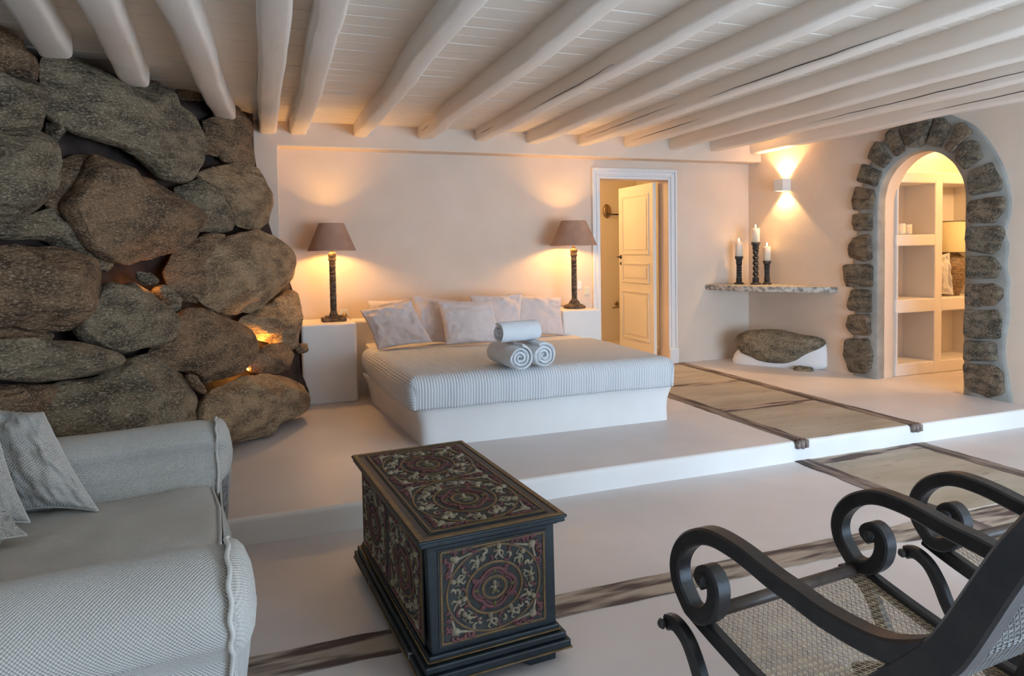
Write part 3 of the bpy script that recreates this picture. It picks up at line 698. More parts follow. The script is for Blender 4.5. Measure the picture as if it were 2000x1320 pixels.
# pillow with a frilled edge and the patterned lamp
xp0, xp1 = sx(1838)+.01, sx(1872)
quad_pillow('pillow', [(xp0+.0, YC+.14, R2b+.43), (xp1-.06, YC+.05, R2b+.45), (xp1+.02, YC+.06, R2b+.012), (xp0, YC+.2, R2b+.012)], .055, M['sheet'], 'white frilled pillow standing on the shelf beside the patterned lamp', 'pillow', seed=5, wr=.03)
lx = c2a+.36
bl_ = thing('table_lamp', 'patterned pot lamp with a yellow drum shade on the arch shelving', 'lamp', (lx, YC+.2, R2b))
H2 = sz(1870, 493)-R2b; HT = sz(1870, 431)-R2b
m_pot = weave(mat('glazed_pot', (.20, .12, .07), .5, (.34, .22, .12), 20, 4, (.45, .55), bump=.3, bscale=40, speck=((.05, .16, .13), 60, .58, .64), stretch=(1, 1, 3)), 1, 1, 0)
bm = bmesh.new(); addlathe(bm, [(0, 0), (.09, 0), (.10, .03), (.15, H2*.35), (.165, H2*.6), (.14, H2*.85), (.09, H2*.97), (.03, H2*1.02), (0, H2*1.02)], 36); obj('lamp_base', bm, m_pot, bl_)
bm = bmesh.new(); addlathe(bm, [(.17, H2), (.17, HT), (.167, HT), (.167, H2), (.17, H2)], 40); obj('lamp_shade', bm, M['lampcloth'], bl_)
bm = bmesh.new()
for zz in (H2, HT):
    bm = bmesh.new(); addlathe(bm, [(.1715, zz-.004), (.1715, zz+.003), (.168, zz+.003), (.168, zz-.004)], 40); obj('shade_trim', bm, M['dark_wood'], bl_)

# ================================================================== STONE AND TIMBER WALK
def path_rect(par, name, m, x0, x1, y0, y1, z, seed, amp=.006, h=.006, ny=40, nx=10, skew=0):
    bm = bmesh.new(); g = []
    for j in range(ny+1):
        y = y0+(y1-y0)*j/ny
        a = amp*noise.noise(Vector((seed, y*7, 0)))+amp*.6*noise.noise(Vector((seed, y*23, 0))); b = amp*noise.noise(Vector((seed+9, y*7, 0)))+amp*.6*noise.noise(Vector((seed+9, y*23, 0)))
        g.append([(x0+a+(x1+b-x0-a)*i/nx, y+(amp*noise.noise(Vector((x0+(x1-x0)*i/nx*1.0*7, seed, 3))) if j in (0, ny) else 0)) for i in range(nx+1)])
    V = [[bm.verts.new((x-par.location.x, y-par.location.y, z+h-par.location.z)) for x, y in r] for r in g]
    for a, b in zip(V, V[1:]):
        for i in range(nx): bm.faces.new((a[i], a[i+1], b[i+1], b[i]))
    ed = V[0][:]+[r[-1] for r in V[1:]]+V[-1][::-1][1:]+[r[0] for r in V[::-1][1:-1]]
    lo = [bm.verts.new(v.co-Vector((0, 0, h+.004))) for v in ed]
    for i in range(len(ed)): k = (i+1) % len(ed); bm.faces.new((ed[i], lo[i], lo[k], ed[k]))
    bmesh.ops.recalc_face_normals(bm, faces=bm.faces[:])
    return obj(name, bm, m, par, smooth=False)
X0, X1, BW = 3.315, 4.455, .105
PW = thing('stone_walk', 'strip of pale stone slabs edged in weathered timber on the raised floor', 'path', (3.9, 5, U))
for y0, y1 in ((YS+.02, 4.49), (4.61, 5.44), (5.56, 6.50)): path_rect(PW, 'stone_slab', M['path'], X0+BW-.01, X1-BW+.01, y0, y1, U, y0, h=.002)
for k, (x0, x1, s) in enumerate(((X0, X0+BW, 1), (X1-BW, X1, 2))):
    for y0, y1, h_ in ((YS-.012, 4.56, .005), (4.50, 5.54, .0063), (5.46, 6.62, .005)): path_rect(PW, 'timber_edging', M['border'], x0+(.012 if y0 > 4.6 else 0), x1+(.012 if y0 > 4.6 else 0), y0, y1, U, s*7+y0, .012, h_)
    bm = bmesh.new()                                        # worn end grain hanging over the nosing
    for j in range(3): 
        c = Vector((x0+BW*(j+.5)/3, YS-.008, U-.02))-PW.location; tube(bm, [c+Vector((0, .02, .02)), c+Vector((0, -.004, .012)), c+Vector((0, -.006, -.018-.006*(j % 2))), c+Vector((0, .006, -.024))], [.016, .019, .016, .008], 8)
    obj('end_grain', bm, M['border'], PW)
for y in (4.55, 5.50, 6.56): path_rect(PW, 'timber_cross_strip', M['border_x'], X0+BW*.6, X1-BW*.6, y-.058, y+.058, U, y*3, .010, .0035, 8, 60)
LW = thing('lower_stone_walk', 'stone slabs in dark timber edging on the lower floor below the step', 'path', (3.9, 3.0, 0))
for y0, y1 in ((2.62, 3.53), (1.3, 2.44)): path_rect(LW, 'stone_slab', M['path'], X0+BW-.0, X1-BW+.0, y0, y1, 0, y0+4, h=.002)
for x0, x1, s in ((X0+.0, X0+BW+.02, 5), (X1-BW, X1+.01, 6)):
    for y0, y1, h_ in ((2.5, YS-.005, .0052), (1.2, 2.56, .0066)): path_rect(LW, 'timber_edging', M['border'], x0, x1, y0, y1, 0, s*5+y0, .012, h_)
path_rect(LW, 'timber_cross_strip', M['border_x'], X0+.05, X1-.05, YS-.115, YS-.004, 0, 77, .010, .0035, 8, 60)
LS = thing('timber_floor_strip', 'long weathered timber strip let into the lower floor under the carved chest', 'floor strip', (1.5, 2.52, 0))
for x0, x1, h_ in ((-2.2, .62, .004), (.6, 2.1, .0031), (2.08, 3.36, .004), (3.34, 4.45, .0028), (4.43, 5.6, .004)): path_rect(LS, 'timber', M['border_x'], x0, x1, 2.435, 2.60, 0, x0+1, .010, h_, 8, 60)

# ================================================================== BED, BEDSIDE BLOCKS
ZB = .405
bed = thing('bed', 'low plaster platform bed with a thick mattress in the alcove', 'bed', (1.93, 5.4, U))
def loc(o, par): o.parent = par; return o
# platform: flared plaster block, outline differs bottom to top
bot = [(.995, 4.49), (2.893, 4.475), (2.90, 6.12), (.890, 6.12)]; top_ = [(.955, 4.475), (2.955, 4.49), (2.97, 6.12), (.82, 6.12)]
def ringpts(c, r, n=6):
    out = []
    for i in range(4):
        p = Vector((*c[i], 0)); a = (Vector((*c[i-1], 0))-p).normalized(); b = (Vector((*c[(i+1) % 4], 0))-p).normalized()
        for k in range(n+1):
            t = k/n; out.append(p+a*r*(1-t)**2+b*r*t**2)
    # subdivide
    res = []
    for a, b in zip(out, out[1:]+out[:1]):
        m_ = max(1, int((b-a).length/.06))
        for k in range(m_): res.append(a+(b-a)*k/m_)
    return res
bm = bmesh.new(); rows = []
A_, B_ = ringpts(bot, .05), ringpts(top_, .07)
nA = min(len(A_), len(B_)); 
def rs(P, n):
    P = P+[P[0]]; d = [0]
    for a, b in zip(P, P[1:]): d.append(d[-1]+(b-a).length)
    out = []
    for i in range(n):
        t = d[-1]*i/n; k = 0
        while k < len(P)-2 and d[k+1] < t: k += 1
        out.append(P[k]+(P[k+1]-P[k])*((t-d[k])/max(1e-9, d[k+1]-d[k])))
    return out
A_, B_ = rs(A_, 160), rs(B_, 160)
for k, (t, z, ins) in enumerate([(0, U-.01, 0), (.12, U+.02, 0), (.35, U+.09, .012), (.65, U+.17, .014), (.9, U+.225, .004), (1, U+.25, 0), (1, U+.262, .006), (1, ZB-.004, .02), (1, ZB, .05)]):
    c = Vector((1.93, 5.4, 0)); rows.append([bm.verts.new(((a+(b-a)*t)+(c-(a+(b-a)*t)).normalized()*ins+Vector((0, 0, z)))-bed.location) for a, b in zip(A_, B_)])
for a, b in zip(rows, rows[1:]):
    for i in range(160): bm.faces.new((a[i], a[(i+1) % 160], b[(i+1) % 160], b[i]))
bm.faces.new(rows[-1]); bmesh.ops.recalc_face_normals(bm, faces=bm.faces[:])
obj('platform', bm, M['plaster_smooth'], bed)
ZM = .615
def mdef(p, o=0):
    # the left side runs slightly out of square, faces bulge a little, the skirt tucks under
    t = (p.y-4.42)/(6.33-4.42); x = p.x
    if x < 1.9: x += -.10*t*(1.9-x)/1.0
    z = p.z+.004*fbm((p.x, p.y, 2), 2.2)
    return Vector((x, p.y, z))-bed.location
bm = rbox(.905, 2.90, 4.44, 6.118, ZB+.004, ZM-.006, .075, (40, 40, 12), mdef); obj('mattress', bm, M['sheet'], bed)
# coverlet: a shell hanging over the front and both sides
def cover():
    bm = bmesh.new(); uvl = bm.loops.layers.uv.new('UVMap')
    xl, xr, yf, yb, r = .885, 2.92, 4.415, 5.70, .085; zl = ZB-.004
    sec = []                                    # section across x: (x, z, arclen)
    def arcs():
        P = []; hL = ZM-zl
        for i in range(9): P.append((xl+.018*(1-i/8)**2, zl+(hL-r)*i/8))
        for i in range(1, 9): a = PI-PI/2*i/8; P.append((xl+r+r*math.cos(a), ZM-r+r*math.sin(a)))
        for i in range(1, 70): P.append((xl+r+(xr-xl-2*r)*i/70, ZM))
        for i in range(0, 9): a = PI/2-PI/2*i/8; P.append((xr-r+r*math.cos(a), ZM-r+r*math.sin(a)))
        for i in range(1, 9): P.append((xr-.018*(i/8)**2, ZM-r-(hL-r)*i/8))
        return P
    P = arcs(); s = [0]
    for a, b in zip(P, P[1:]): s.append(s[-1]+math.hypot(b[0]-a[0], b[1]-a[1]))
    # along y: from the head end to the front edge then down the front
    Q = []; nY = 44
    for j in range(nY): Q.append((yb+(yf+r-yb)*j/nY, 0, 0))
    for j in range(0, 10): a = PI/2*j/9; Q.append((yf+r-r*math.sin(a), r-r*math.cos(a), 1))
    for j in range(1, 9): Q.append((yf+.012*(j/8)**2, r+(ZM-zl-r)*j/8, 1))
    g = []
    for (y, drop, fr) in Q:
        row = []
        for (x, z), ss in zip(P, s):
            # side drape also narrows towards the front corner when dropping
            zz = min(z, ZM-drop)
            xx = x
            if drop > 0:                       # front: squeeze the side parts in to round the corner
                lowk = (ZM-z); 
                if z < ZM-drop: zz = z
                k = min(1, drop/(ZM-zl)); ex = max(0, xl+r-x)+max(0, x-(xr-r))
                rad = r*1.0
                if x < xl+r: cx_ = xl+r; dx = (x-cx_)/r; xx = cx_+dx*r*(1-.55*min(1, drop/r)*abs(dx))
                if x > xr-r: cx_ = xr-r; dx = (x-cx_)/r; xx = cx_+dx*r*(1-.55*min(1, drop/r)*abs(dx))
            t = (y-4.42)/(6.33-4.42)
            if xx < 1.9: xx += -.10*t*(1.9-xx)
            wv = .004*math.sin(xx*31+1)*min(1, drop/.1) if drop else 0
            w = .005*fbm((xx, y, zz), 2.5)
            hem = .012*noise.noise(Vector((xx*2.3, y*2.3, 7))) if (drop > .17 or z < zl+.03) else 0
            row.append(bm.verts.new(Vector((xx+(w if z < ZM-.05 else 0), y-wv+w*.5*(1 if drop else 0), zz+w*.6+hem*.8))-bed.location))
        g.append(row)
    yy = [0]
    for (a, b) in zip(Q, Q[1:]): yy.append(yy[-1]+math.hypot(b[0]-a[0], b[1]-a[1]))
    for j in range(len(Q)-1):
        for i in range(len(P)-1):
            f = bm.faces.new((g[j][i], g[j+1][i], g[j+1][i+1], g[j][i+1]))
            for lp, (a, b) in zip(f.loops, ((i, j), (i, j+1), (i+1, j+1), (i+1, j))): lp[uvl].uv = (s[a], yy[b])
    bmesh.ops.recalc_face_normals(bm, faces=bm.faces[:])
    return bm
cv = obj('coverlet', cover(), M['quilt'], loc=bed.location)
md = cv.modifiers.new('thick', 'SOLIDIFY'); md.thickness = .006; md.offset = 1
tag(cv, 'pale ribbed coverlet spread over the foot of the bed', 'bedspread')

def block(name, x0, x1, y0, y1, z1, lab, cat):
    o = box(name, (x0, x1, y0, y1, U-.005, z1), M['plaster_smooth'], None, .022, 4); return tag(o, lab, cat)
block('bedside_block', .33, .795, 6.13, YB-.002, .826, 'white plaster bedside block beside the rock wall', 'nightstand')
block('bedside_block', 2.765, 3.18, 6.13, YB-.002, .838, 'white plaster bedside block next to the doorway', 'nightstand')
bm = bmesh.new(); addbox(bm, .80, 2.76, 6.385, YB-.002, U-.005, .815); addbox(bm, .90, 2.76, 6.125, 6.39, U-.005, .606)
hl = obj('headboard_ledge', bm, M['plaster_smooth'], smooth=False); bevel(hl, .02, 4); tag(hl, 'white plaster ledge behind the bed cushions', 'headboard')

# cushions: corners surveyed, bottoms on the mattress, tops leaning back
CU = [
 ([(717,587),(802,583),(802,662),(727,664)], .10, .16, .075, 'pale mauve cushion hidden behind the wrinkled one by the rock side block'),
 ([(703,606),(803,586),(846,668),(738,683)], None, .17, .085, 'wrinkled mauve cushion tilted at the rock end of the bed head'),
 ([(804,575),(895,587),(880,670),(818,671)], .07, .17, .08, 'mauve cushion standing between the wrinkled tilted one and the front middle one'),
 ([(992,574),(1097,580),(1102,655),(1006,656)], .13, .12, .07, 'mauve cushion leaning by the doorway-side bedside block'),
 ([(917,576),(1020,573),(1018,658),(926,664)], .06, .16, .075, 'mauve cushion standing just behind the rolled towels'),
 ([(853,587),(960,586),(982,668),(871,674)], None, .17, .085, 'square mauve cushion in front of the others at the middle of the bed head')]
for i, (px, push, lean, th, lab) in enumerate(CU):
    b = [onZ(*px[2], ZM+.02), onZ(*px[3], ZM+.02)]; yb_ = (b[0].y+b[1].y)/2
    yb_ = min(yb_, 6.22)
    if push: yb_ = min(yb_+push, 6.24)
    yt = min(yb_+lean, 6.36)
    c = [onY(*px[0], yt), onY(*px[1], yt), onY(*px[2], yb_), onY(*px[3], yb_)]
    quad_pillow('cushion', c, th, M['cushion'], lab, 'cushion', 'mauve cushions on the bed', seed=i*3.7, wr=.034 if i == 1 else .020)

# rolled towels
def roll(c0, c1, r, lab, seed):
    c0, c1 = Vector(c0), Vector(c1); ax = (c1-c0).normalized(); up = Vector((0, 0, 1)); sd = ax.cross(up).normalized(); up = sd.cross(ax)
    bm = bmesh.new(); turns = 3.1; K = 130; t = r/(turns+.3)*.86; inner = []; nL = 12
    rnd = random.Random(seed); a0 = rnd.uniform(0, 6)
    for i in range(K+1):
        f = i/K; a = a0+turns*2*PI*f; rc = r*.10+(r*.90-t*.5)*f
        inner.append((a, rc, f))
    grid = []
    for (a, rc, f) in inner:
        row = []
        for side in (-.5, .5):
            for l in range(nL+1):
                s = l/nL; e = (.012*noise.noise(Vector((a*.6, seed, side)))-.012*(1-f)) if l in (0, nL) else 0
                p = c0.lerp(c1, s); p = p+ax*(e if l == nL else -e if l == 0 else 0)
                tt = t*(.96 if l not in (0, nL) else .6)
                rr = rc+side*tt+.0035*noise.noise(Vector((a*1.3, s*4, seed)))
                sq = 1-.06*(math.sin(a) < -.7)
                row.append(bm.verts.new(p+sd*math.cos(a)*rr+up*math.sin(a)*rr*sq-c0))
        grid.append(row)
    n1 = nL+1
    for A, B in zip(grid, grid[1:]):
        for l in range(nL):
            bm.faces.new((A[l], B[l], B[l+1], A[l+1])); bm.faces.new((A[n1+l], A[n1+l+1], B[n1+l+1], B[n1+l]))
        bm.faces.new((A[0], A[n1], B[n1], B[0])); bm.faces.new((A[nL], B[nL], B[n1+nL], A[n1+nL]))
    for R_ in (grid[0], grid[-1]):
        for l in range(nL): bm.faces.new((R_[l], R_[l+1], R_[n1+l+1], R_[n1+l]))
    bmesh.ops.recalc_face_normals(bm, faces=bm.faces[:])
    o = obj('rolled_towel', bm, M['towel'], loc=c0); autosmooth(o, 70); return tag(o, lab, 'towel', 'rolled white towels on the bed')
rt = .098
f1 = onZ(1018, 700, ZM+rt); b1 = f1+(onZ(983, 689, ZM+rt)-f1).normalized()*.42
f2 = onZ(1067, 694, ZM+rt); dirn = (b1-f1).normalized(); 
f2 = f1+(f2-f1).normalized()*(rt*2.0); b2 = f2+dirn*.40
roll(f1, b1, rt, 'rolled white towel at the lower left of the stack of three', 1)
roll(f2, b2, rt, 'rolled white towel at the lower right of the stack of three', 4)
mid = (f1+f2)/2+dirn*.16; zt = ZM+rt+rt*1.60
tl_ = onP(1000, 664, mid, Vector((0, -1, 0))); tr_ = onP(1072, 657, mid, Vector((0, -1, 0)))
w_ = Vector((1, .25, 0)).normalized(); m0 = Vector((mid.x-.04, mid.y, zt)); roll(m0-w_*.16, m0+w_*.16, .078, 'rolled white towel lying across the other two', 8)

# ================================================================== TABLE LAMPS BY THE BED
def bed_lamp(lab, base, hs0, hs1, rb, rtp, hpole, basew, round_):
    t = thing('table_lamp', lab, 'lamp', base, 0, 'suede shaded lamps beside the bed')
    bm = bmesh.new()
    if round_: addlathe(bm, [(0, 0), (basew, 0), (basew, .022), (basew*.86, .032), (basew*.55, .045), (.045, .075), (.032, .09), (0, .09)], 10)
    else:
        addbox(bm, -basew, basew, -basew*.7, basew*.7, 0, .035); addbox(bm, -basew*.7, basew*.7, -basew*.5, basew*.5, .035, .05)
    o = obj('lamp_foot', bm, M['carved_wood'], t, smooth=False); bevel(o, .008, 2)
    bm = bmesh.new(); pr = [(0, .045)]; z = .045; rnd = random.Random(int(hpole*1000)); 
    pr += [(.034, .045), (.038, .06), (.030, .085)]
    z = .09
    while z < hpole-.09:
        pr += [(.0275+rnd.uniform(-.001, .002), z), (.0275+rnd.uniform(0, .003), z+.008), (.0235+rnd.uniform(0, .002), z+.011)]; z += .013
    pr += [(.030, hpole-.088), (.036, hpole-.07), (.030, hpole-.055), (.036, hpole-.045), (.037, hpole-.02), (.024, hpole-.008), (0, hpole)]
    addlathe(bm, pr, 12); obj('lamp_stem', bm, M['carved_wood'], t)
    bm = bmesh.new(); addlathe(bm, [(0, hpole-.01), (.014, hpole-.01), (.014, hpole+.05), (0, hpole+.05)], 12); obj('lamp_socket', bm, M['brass'], t)
    bm = bmesh.new(); addlathe(bm, [(rb, hs0), (rtp, hs1)], 48); addlathe(bm, [(rb, hs0), (rb+.001, hs0-.004), (rb-.003, hs0-.004), (rb-.003, hs0)], 48)
    o = obj('lamp_shade', bm, M['shade'], t)
    bm = bmesh.new(); addlathe(bm, [(rb-.004, hs0+.001), (rtp-.004, hs1-.001)], 48); obj('shade_lining', bm, M['shade_in'], o)
    zb = hs0+(hs1-hs0)*.45; bm = bmesh.new(); bmesh.ops.create_uvsphere(bm, u_segments=16, v_segments=10, radius=.028, matrix=Matrix.Translation((0, 0, zb))); obj('bulb', bm, M['glow'], t)
    l = point('bedside_lamp_light', (base[0], base[1], base[2]+zb), 76, WARM, .03)
    return t
# positions
lb = onZ(652, 623, .826); lb.y = 6.36; lb = onY(652, 624, 6.36); lb.z = .826
rb_ = onY(1122, 597, 6.36); rb_.z = .838
def zrel(x, y, b): return onY(x, y, b.y).z-b.z
wL = (onY(693, 488, lb.y)-onY(598, 488, lb.y)).length/2; wLt = (onY(672, 436, lb.y)-onY(623, 436, lb.y)).length/2
bed_lamp('suede shaded lamp on the bedside block beside the rock wall', lb, zrel(646, 489, lb), zrel(646, 436, lb), wL, wLt, zrel(646, 491, lb), .105, False)
wR = (onY(1161, 477, rb_.y)-onY(1078, 477, rb_.y)).length/2; wRt = (onY(1139, 430, rb_.y)-onY(1095, 430, rb_.y)).length/2
bed_lamp('suede shaded lamp on the bedside block next to the doorway', rb_, zrel(1119, 479, rb_), zrel(1119, 431, rb_), wR, wRt, zrel(1119, 484, rb_), .115, True)
def cord(name, pts, lab, m=None, r=.003): 
    bm = bmesh.new(); tube(bm, chain(pts, 6), r, 6); o = obj(name, bm, m or M['iron']); return tag(o, lab, 'cord')
cord('lamp_cord', [rb_+Vector((-.06, .05, .03)), rb_+Vector((-.12, .10, .02)), rb_+Vector((-.19, .2, .06)), rb_+Vector((-.24, .29, .07))], 'thin dark cord trailing from the lamp next to the doorway')
# sockets and switches on the alcove wall
def plate(px, w, h, m, lab, name='light_switch', cat='switch', ball=False):
    p = onY(*px, YB); t = thing(name, lab, cat, (p.x, YB, p.z))
    o = box('cover_plate', (-w/2, w/2, -.009, 0, -h/2, h/2), m, t, .004, 2); o = box('rocker', (-w*.28, w*.28, -.013, -.008, -h*.3, h*.3), m, t, .003, 2)
    return t
plate((1131, 556), .05, .085, M['plastic'], 'white switch plate partly behind the lamp stem near the doorway')
plate((1145.5, 568), .065, .09, M['plastic_cream'], 'cream switch plate beside the door casing')
pl = plate((672, 611), .085, .075, M['plastic'], 'white socket plate behind the lamp foot beside the rocks', 'power_socket', 'socket')
bm = bmesh.new(); bmesh.ops.create_uvsphere(bm, u_segments=16, v_segments=10, radius=.028, matrix=Matrix.Translation((0, -.035, -.02))); tube(bm, [(0, -.035, -.02), (0, 0, -.02)], .014, 10); o = obj('plug', bm, M['brass'], loc=onY(672, 612, YB)); tag(o, 'round plug in the socket behind the lamp foot', 'plug')
# ================================================================== RIGHT CORNER: SCONCE, SHELF, CANDLES, BOULDER
s_, z_ = wpix(1543, 361, .0); cs = thing('wall_sconce', 'square white wall light shining up and down beside the arch', 'wall lamp', wp(s_-.05, z_, 0))
def wbox(name, s0_, s1_, d0, d1, z0, z1, m, par, bev=.003):
    bm = bmesh.new(); vs_ = [bm.verts.new(WD*s+WN*d+Vector((0, 0, z))) for s in (s0_, s1_) for d in (d0, d1) for z in (z0, z1)]
    for f in ((0, 1, 3, 2), (4, 6, 7, 5), (0, 4, 5, 1), (2, 3, 7, 6), (0, 2, 6, 4), (1, 5, 7, 3)): bm.faces.new([vs_[i] for i in f])
    bmesh.ops.recalc_face_normals(bm, faces=bm.faces[:]); o = obj(name, bm, m, par, smooth=False)
    if bev: bevel(o, bev, 2)
    return o
hb = .065
wbox('back_plate', -.055, .055, 0, .006, -hb, hb, M['plastic'], cs); wbox('side_panel', -.06, -.056, .0, .12, -hb, hb, M['plastic'], cs, .001); wbox('side_panel', .056, .06, .0, .12, -hb, hb, M['plastic'], cs, .001); wbox('front_panel', -.06, .06, .118, .122, -hb, hb, M['plastic'], cs, .001)
wbox('lamp_core', -.025, .025, .035, .085, -.03, .03, M['glow'], cs, .004)
c_ = wp(s_-.05, z_, .06)
spot('sconce_light_up', c_+Vector((0, 0, .035)), WN*-.10+Vector((0, 0, 1)), 30, WARM2, math.radians(95), .35, .02)
spot('sconce_light_down', c_-Vector((0, 0, .035)), WN*-.10+Vector((0, 0, -1)), 24, WARM2, math.radians(95), .35, .02)

# corner shelf: a thick slab, front edge bowed
pl_ = onY(1377, 558, YB); sr, zr = wpix(1636, 558)
zt_ = (pl_.z+zr)/2
A0 = Vector((pl_.x, YB, 0)); B0 = wp(sr, 0, 0); Cn = Vector((XR0, YB, 0))
front = []
for i in range(25):
    t = i/24; p = A0.lerp(B0, t); dd = (B0-A0).normalized(); nn = Vector((dd.y, -dd.x, 0)); nn = -nn if nn.dot(Vector((-1, -1, 0))) < 0 else nn
    front.append(p+nn*(.16*math.sin(PI*t)+.012*noise.noise(Vector((t*14, 2, 0)))))
poly = front+[Cn]
bm = bmesh.new(); tk = .058; lay = []
for z, ins in ((0, .004), (-.006, 0), (-.03, -.003), (-.052, .002), (-tk, .01)):
    lay.append([bm.verts.new((p.x, p.y, zt_+z+.004*noise.noise(Vector((p.x*9, p.y*9, z*60))))) if i == len(poly)-1 else bm.verts.new((p+(Cn-p).normalized()*(ins+.006*noise.noise(Vector((p.x*20, p.y*20, z*40)))))+Vector((0, 0, zt_+z+.003*noise.noise(Vector((p.x*15, p.y*15, 1)))))) for i, p in enumerate(poly)])
k = len(poly)
for a, b in zip(lay, lay[1:]):
    for i in range(k): bm.faces.new((a[i], a[(i+1) % k], b[(i+1) % k], b[i]))
bm.faces.new(lay[0]); bm.faces.new(lay[-1][::-1]); bmesh.ops.recalc_face_normals(bm, faces=bm.faces[:])
for v in bm.verts: v.co -= Vector((Cn.x, Cn.y, zt_))
o = obj('corner_shelf', bm, M['slab'], smooth=False, loc=(Cn.x, Cn.y, zt_)); tag(o, 'rough grey stone slab shelf fixed across the corner', 'shelf')
def holder(px, htop, hcand, rc, lab, labc, yb_):
    p = onZ(px, yb_, zt_); t = thing('candle_holder', lab, 'candle holder', (p.x, p.y, zt_+.002), 0, 'carved candle holders on the corner shelf')
    sc_ = ((p-CAM).dot(_F))/F_PX; h = htop*sc_; hc = hcand*sc_; r = rc*sc_
    bm = bmesh.new(); addlathe(bm, [(0, 0), (r*1.25, 0), (r*1.25, .010), (r*.8, .022), (0, .022)], 24); obj('foot', bm, M['iron'], t)
    bm = bmesh.new()
    for k_ in range(5): addlathe(bm, [(0, .02+k_*.011), (r*.72, .02+k_*.011), (r*.76, .026+k_*.011), (r*.68, .031+k_*.011), (0, .031+k_*.011)], 16)
    z0, z1 = .07, h-.085
    for ph in (0, PI):
        tube(bm, [(r*.42*math.cos(ph+5.2*PI*q_/30*1.0), r*.42*math.sin(ph+5.2*PI*q_/30), z0+(z1-z0)*q_/30) for q_ in range(31)], r*.30, 8)
    for k_ in range(6): addlathe(bm, [(0, z1+k_*.009), (r*.72, z1+k_*.009), (r*.78, z1+.005+k_*.009), (r*.7, z1+.009+k_*.009), (0, z1+.009+k_*.009)], 16)
    addlathe(bm, [(0, h-.034), (r*.9, h-.034), (r*1.02, h-.02), (r*1.05, h), (0, h)], 20); obj('twisted_stem', bm, M['iron'], t)
    c = thing('candle', labc, 'candle', (p.x, p.y, zt_+.002+h), 0, 'lit pillar candles on the corner shelf')
    rr = r*.93; bm = bmesh.new(); addlathe(bm, [(0, 0), (rr, 0), (rr, hc-.006), (rr*.9, hc), (rr*.6, hc-.006), (0, hc-.008)], 28); obj('wax_body', bm, M['wax'], c)
    bm = bmesh.new(); tube(bm, [(0, 0, hc-.01), (.001, 0, hc+.008)], .0015, 6); obj('wick', bm, M['iron'], c)
    bm = bmesh.new(); addlathe(bm, [(.0005, hc+.002), (.006, hc+.010), (.0085, hc+.018), (.006, hc+.030), (.0005, hc+.046)], 12); obj('flame', bm, M['flame'], c)
    point('candle_light', (p.x, p.y, zt_+h+hc+.022), .45, (1, .6, .25), .012)
holder(1443.5, 54, 28, 7.6, 'dark twisted candle holder of middle height, at the open end of the shelf', 'lit cream candle of middle height on the shelf end towards the doorway', 555)
holder(1476, 82, 27, 8.2, 'tallest dark twisted candle holder, in the middle of the three', 'lit cream candle on the tallest twisted holder', 555.5)
holder(1498, 46, 28, 7.2, 'shortest dark twisted candle holder, towards the arch', 'lit cream candle on the shortest twisted holder', 555.5)

# boulder set in the corner on a plaster plinth, small stone half sunk in the floor
BN = Vector((-.82, -.56, .05)).normalized(); BP = Vector((5.20, 6.02, .4))
cb = thing('corner_boulder', 'long dark boulder plastered into the corner under the shelf', 'boulder', (5.2, 6.1, U))
bpx = [(1436,665),(1440,653),(1463,645),(1494,643),(1520,645),(1545,650),(1566,655),(1589,657),(1607,662),(1612,670),(1607,677),(1589,685),(1574,693),(1558,704),(1540,710),(1504,708),(1481,703),(1466,695),(1450,689),(1440,677)]
o = rock(bpx, 0, .16, 'slab_dark' if False else 'rock_grey', 911, cb, P0=BP, n=BN, name='stone', rough=.03, facets=6, nth=110, nph=40, back=2.0, flat=.7, fac=1.0)
for v in o.data.vertices: v.co -= cb.location
ppx = [(1430, 712), (1436, 690), (1450, 676), (1520, 672), (1590, 668), (1614, 664), (1618, 690), (1617, 720), (1560, 724), (1500, 722), (1450, 716)]
o = rock(ppx, -.05, .10, 'plaster_smooth', 77, cb, P0=BP, n=BN, name='plaster_plinth', rough=.008, facets=0, nth=90, nph=30, back=3.2, flat=.5)
for v in o.data.vertices: v.co -= cb.location
p = onZ(1570, 723, U); bm = rbox(-.10, .10, -.07, .07, -.04, .035, .05, (16, 12, 8), lambda q: q+Vector((0, 0, 1))*.014*noise.noise(q*20)+q*.15*noise.noise(q*12)); o = obj('floor_stone', bm, M['rock_grey'], loc=(p.x, p.y, U+.003)); o.rotation_euler = (0, 0, -.9); tag(o, 'small flat stone half sunk in the floor before the corner boulder', 'stone')

# bathroom fittings glimpsed through the door
yw = BY+1.75
p = onY(1188, 412, yw-.05); ws = thing('wall_bracket', 'rusty oval wall bracket with a rod behind the open door', 'bracket', (p.x, yw, p.z))
bm = bmesh.new()
for i, (r, d) in enumerate(((.0, -.03), (.055, -.03), (.062, -.012), (.062, 0))): pass
addl = [(0, .03), (.045, .03), (.055, .02), (.058, 0)]
rings = [[bm.verts.new((r*math.cos(2*PI*i/24), -z, r*1.7*math.sin(2*PI*i/24))) for i in range(24)] for r, z in addl]
for a, b in zip(rings, rings[1:]):
    for i in range(24): bm.faces.new((a[i], a[(i+1) % 24], b[(i+1) % 24], b[i]))
obj('oval_plate', bm, M['brass'], ws)
bm = bmesh.new(); tube(bm, [(0, -.03, -.04), (0, -.09, -.05), (.12, -.10, -.05), (.45, -.10, -.05)], .011, 8); obj('rod', bm, M['iron'], ws)
p = onY(1207, 597, yw-.05); ws = thing('paper_holder', 'small brass paper holder low on the wall behind the door', 'holder', (p.x, yw, p.z))
bm = bmesh.new(); tube(bm, [(0, 0, .03), (0, -.02, .03)], .028, 14); tube(bm, [(0, -.02, .03), (0, -.06, .0), (-.10, -.07, -.03), (.08, -.07, -.02)], .006, 8); obj('hook', bm, M['brass'], ws)

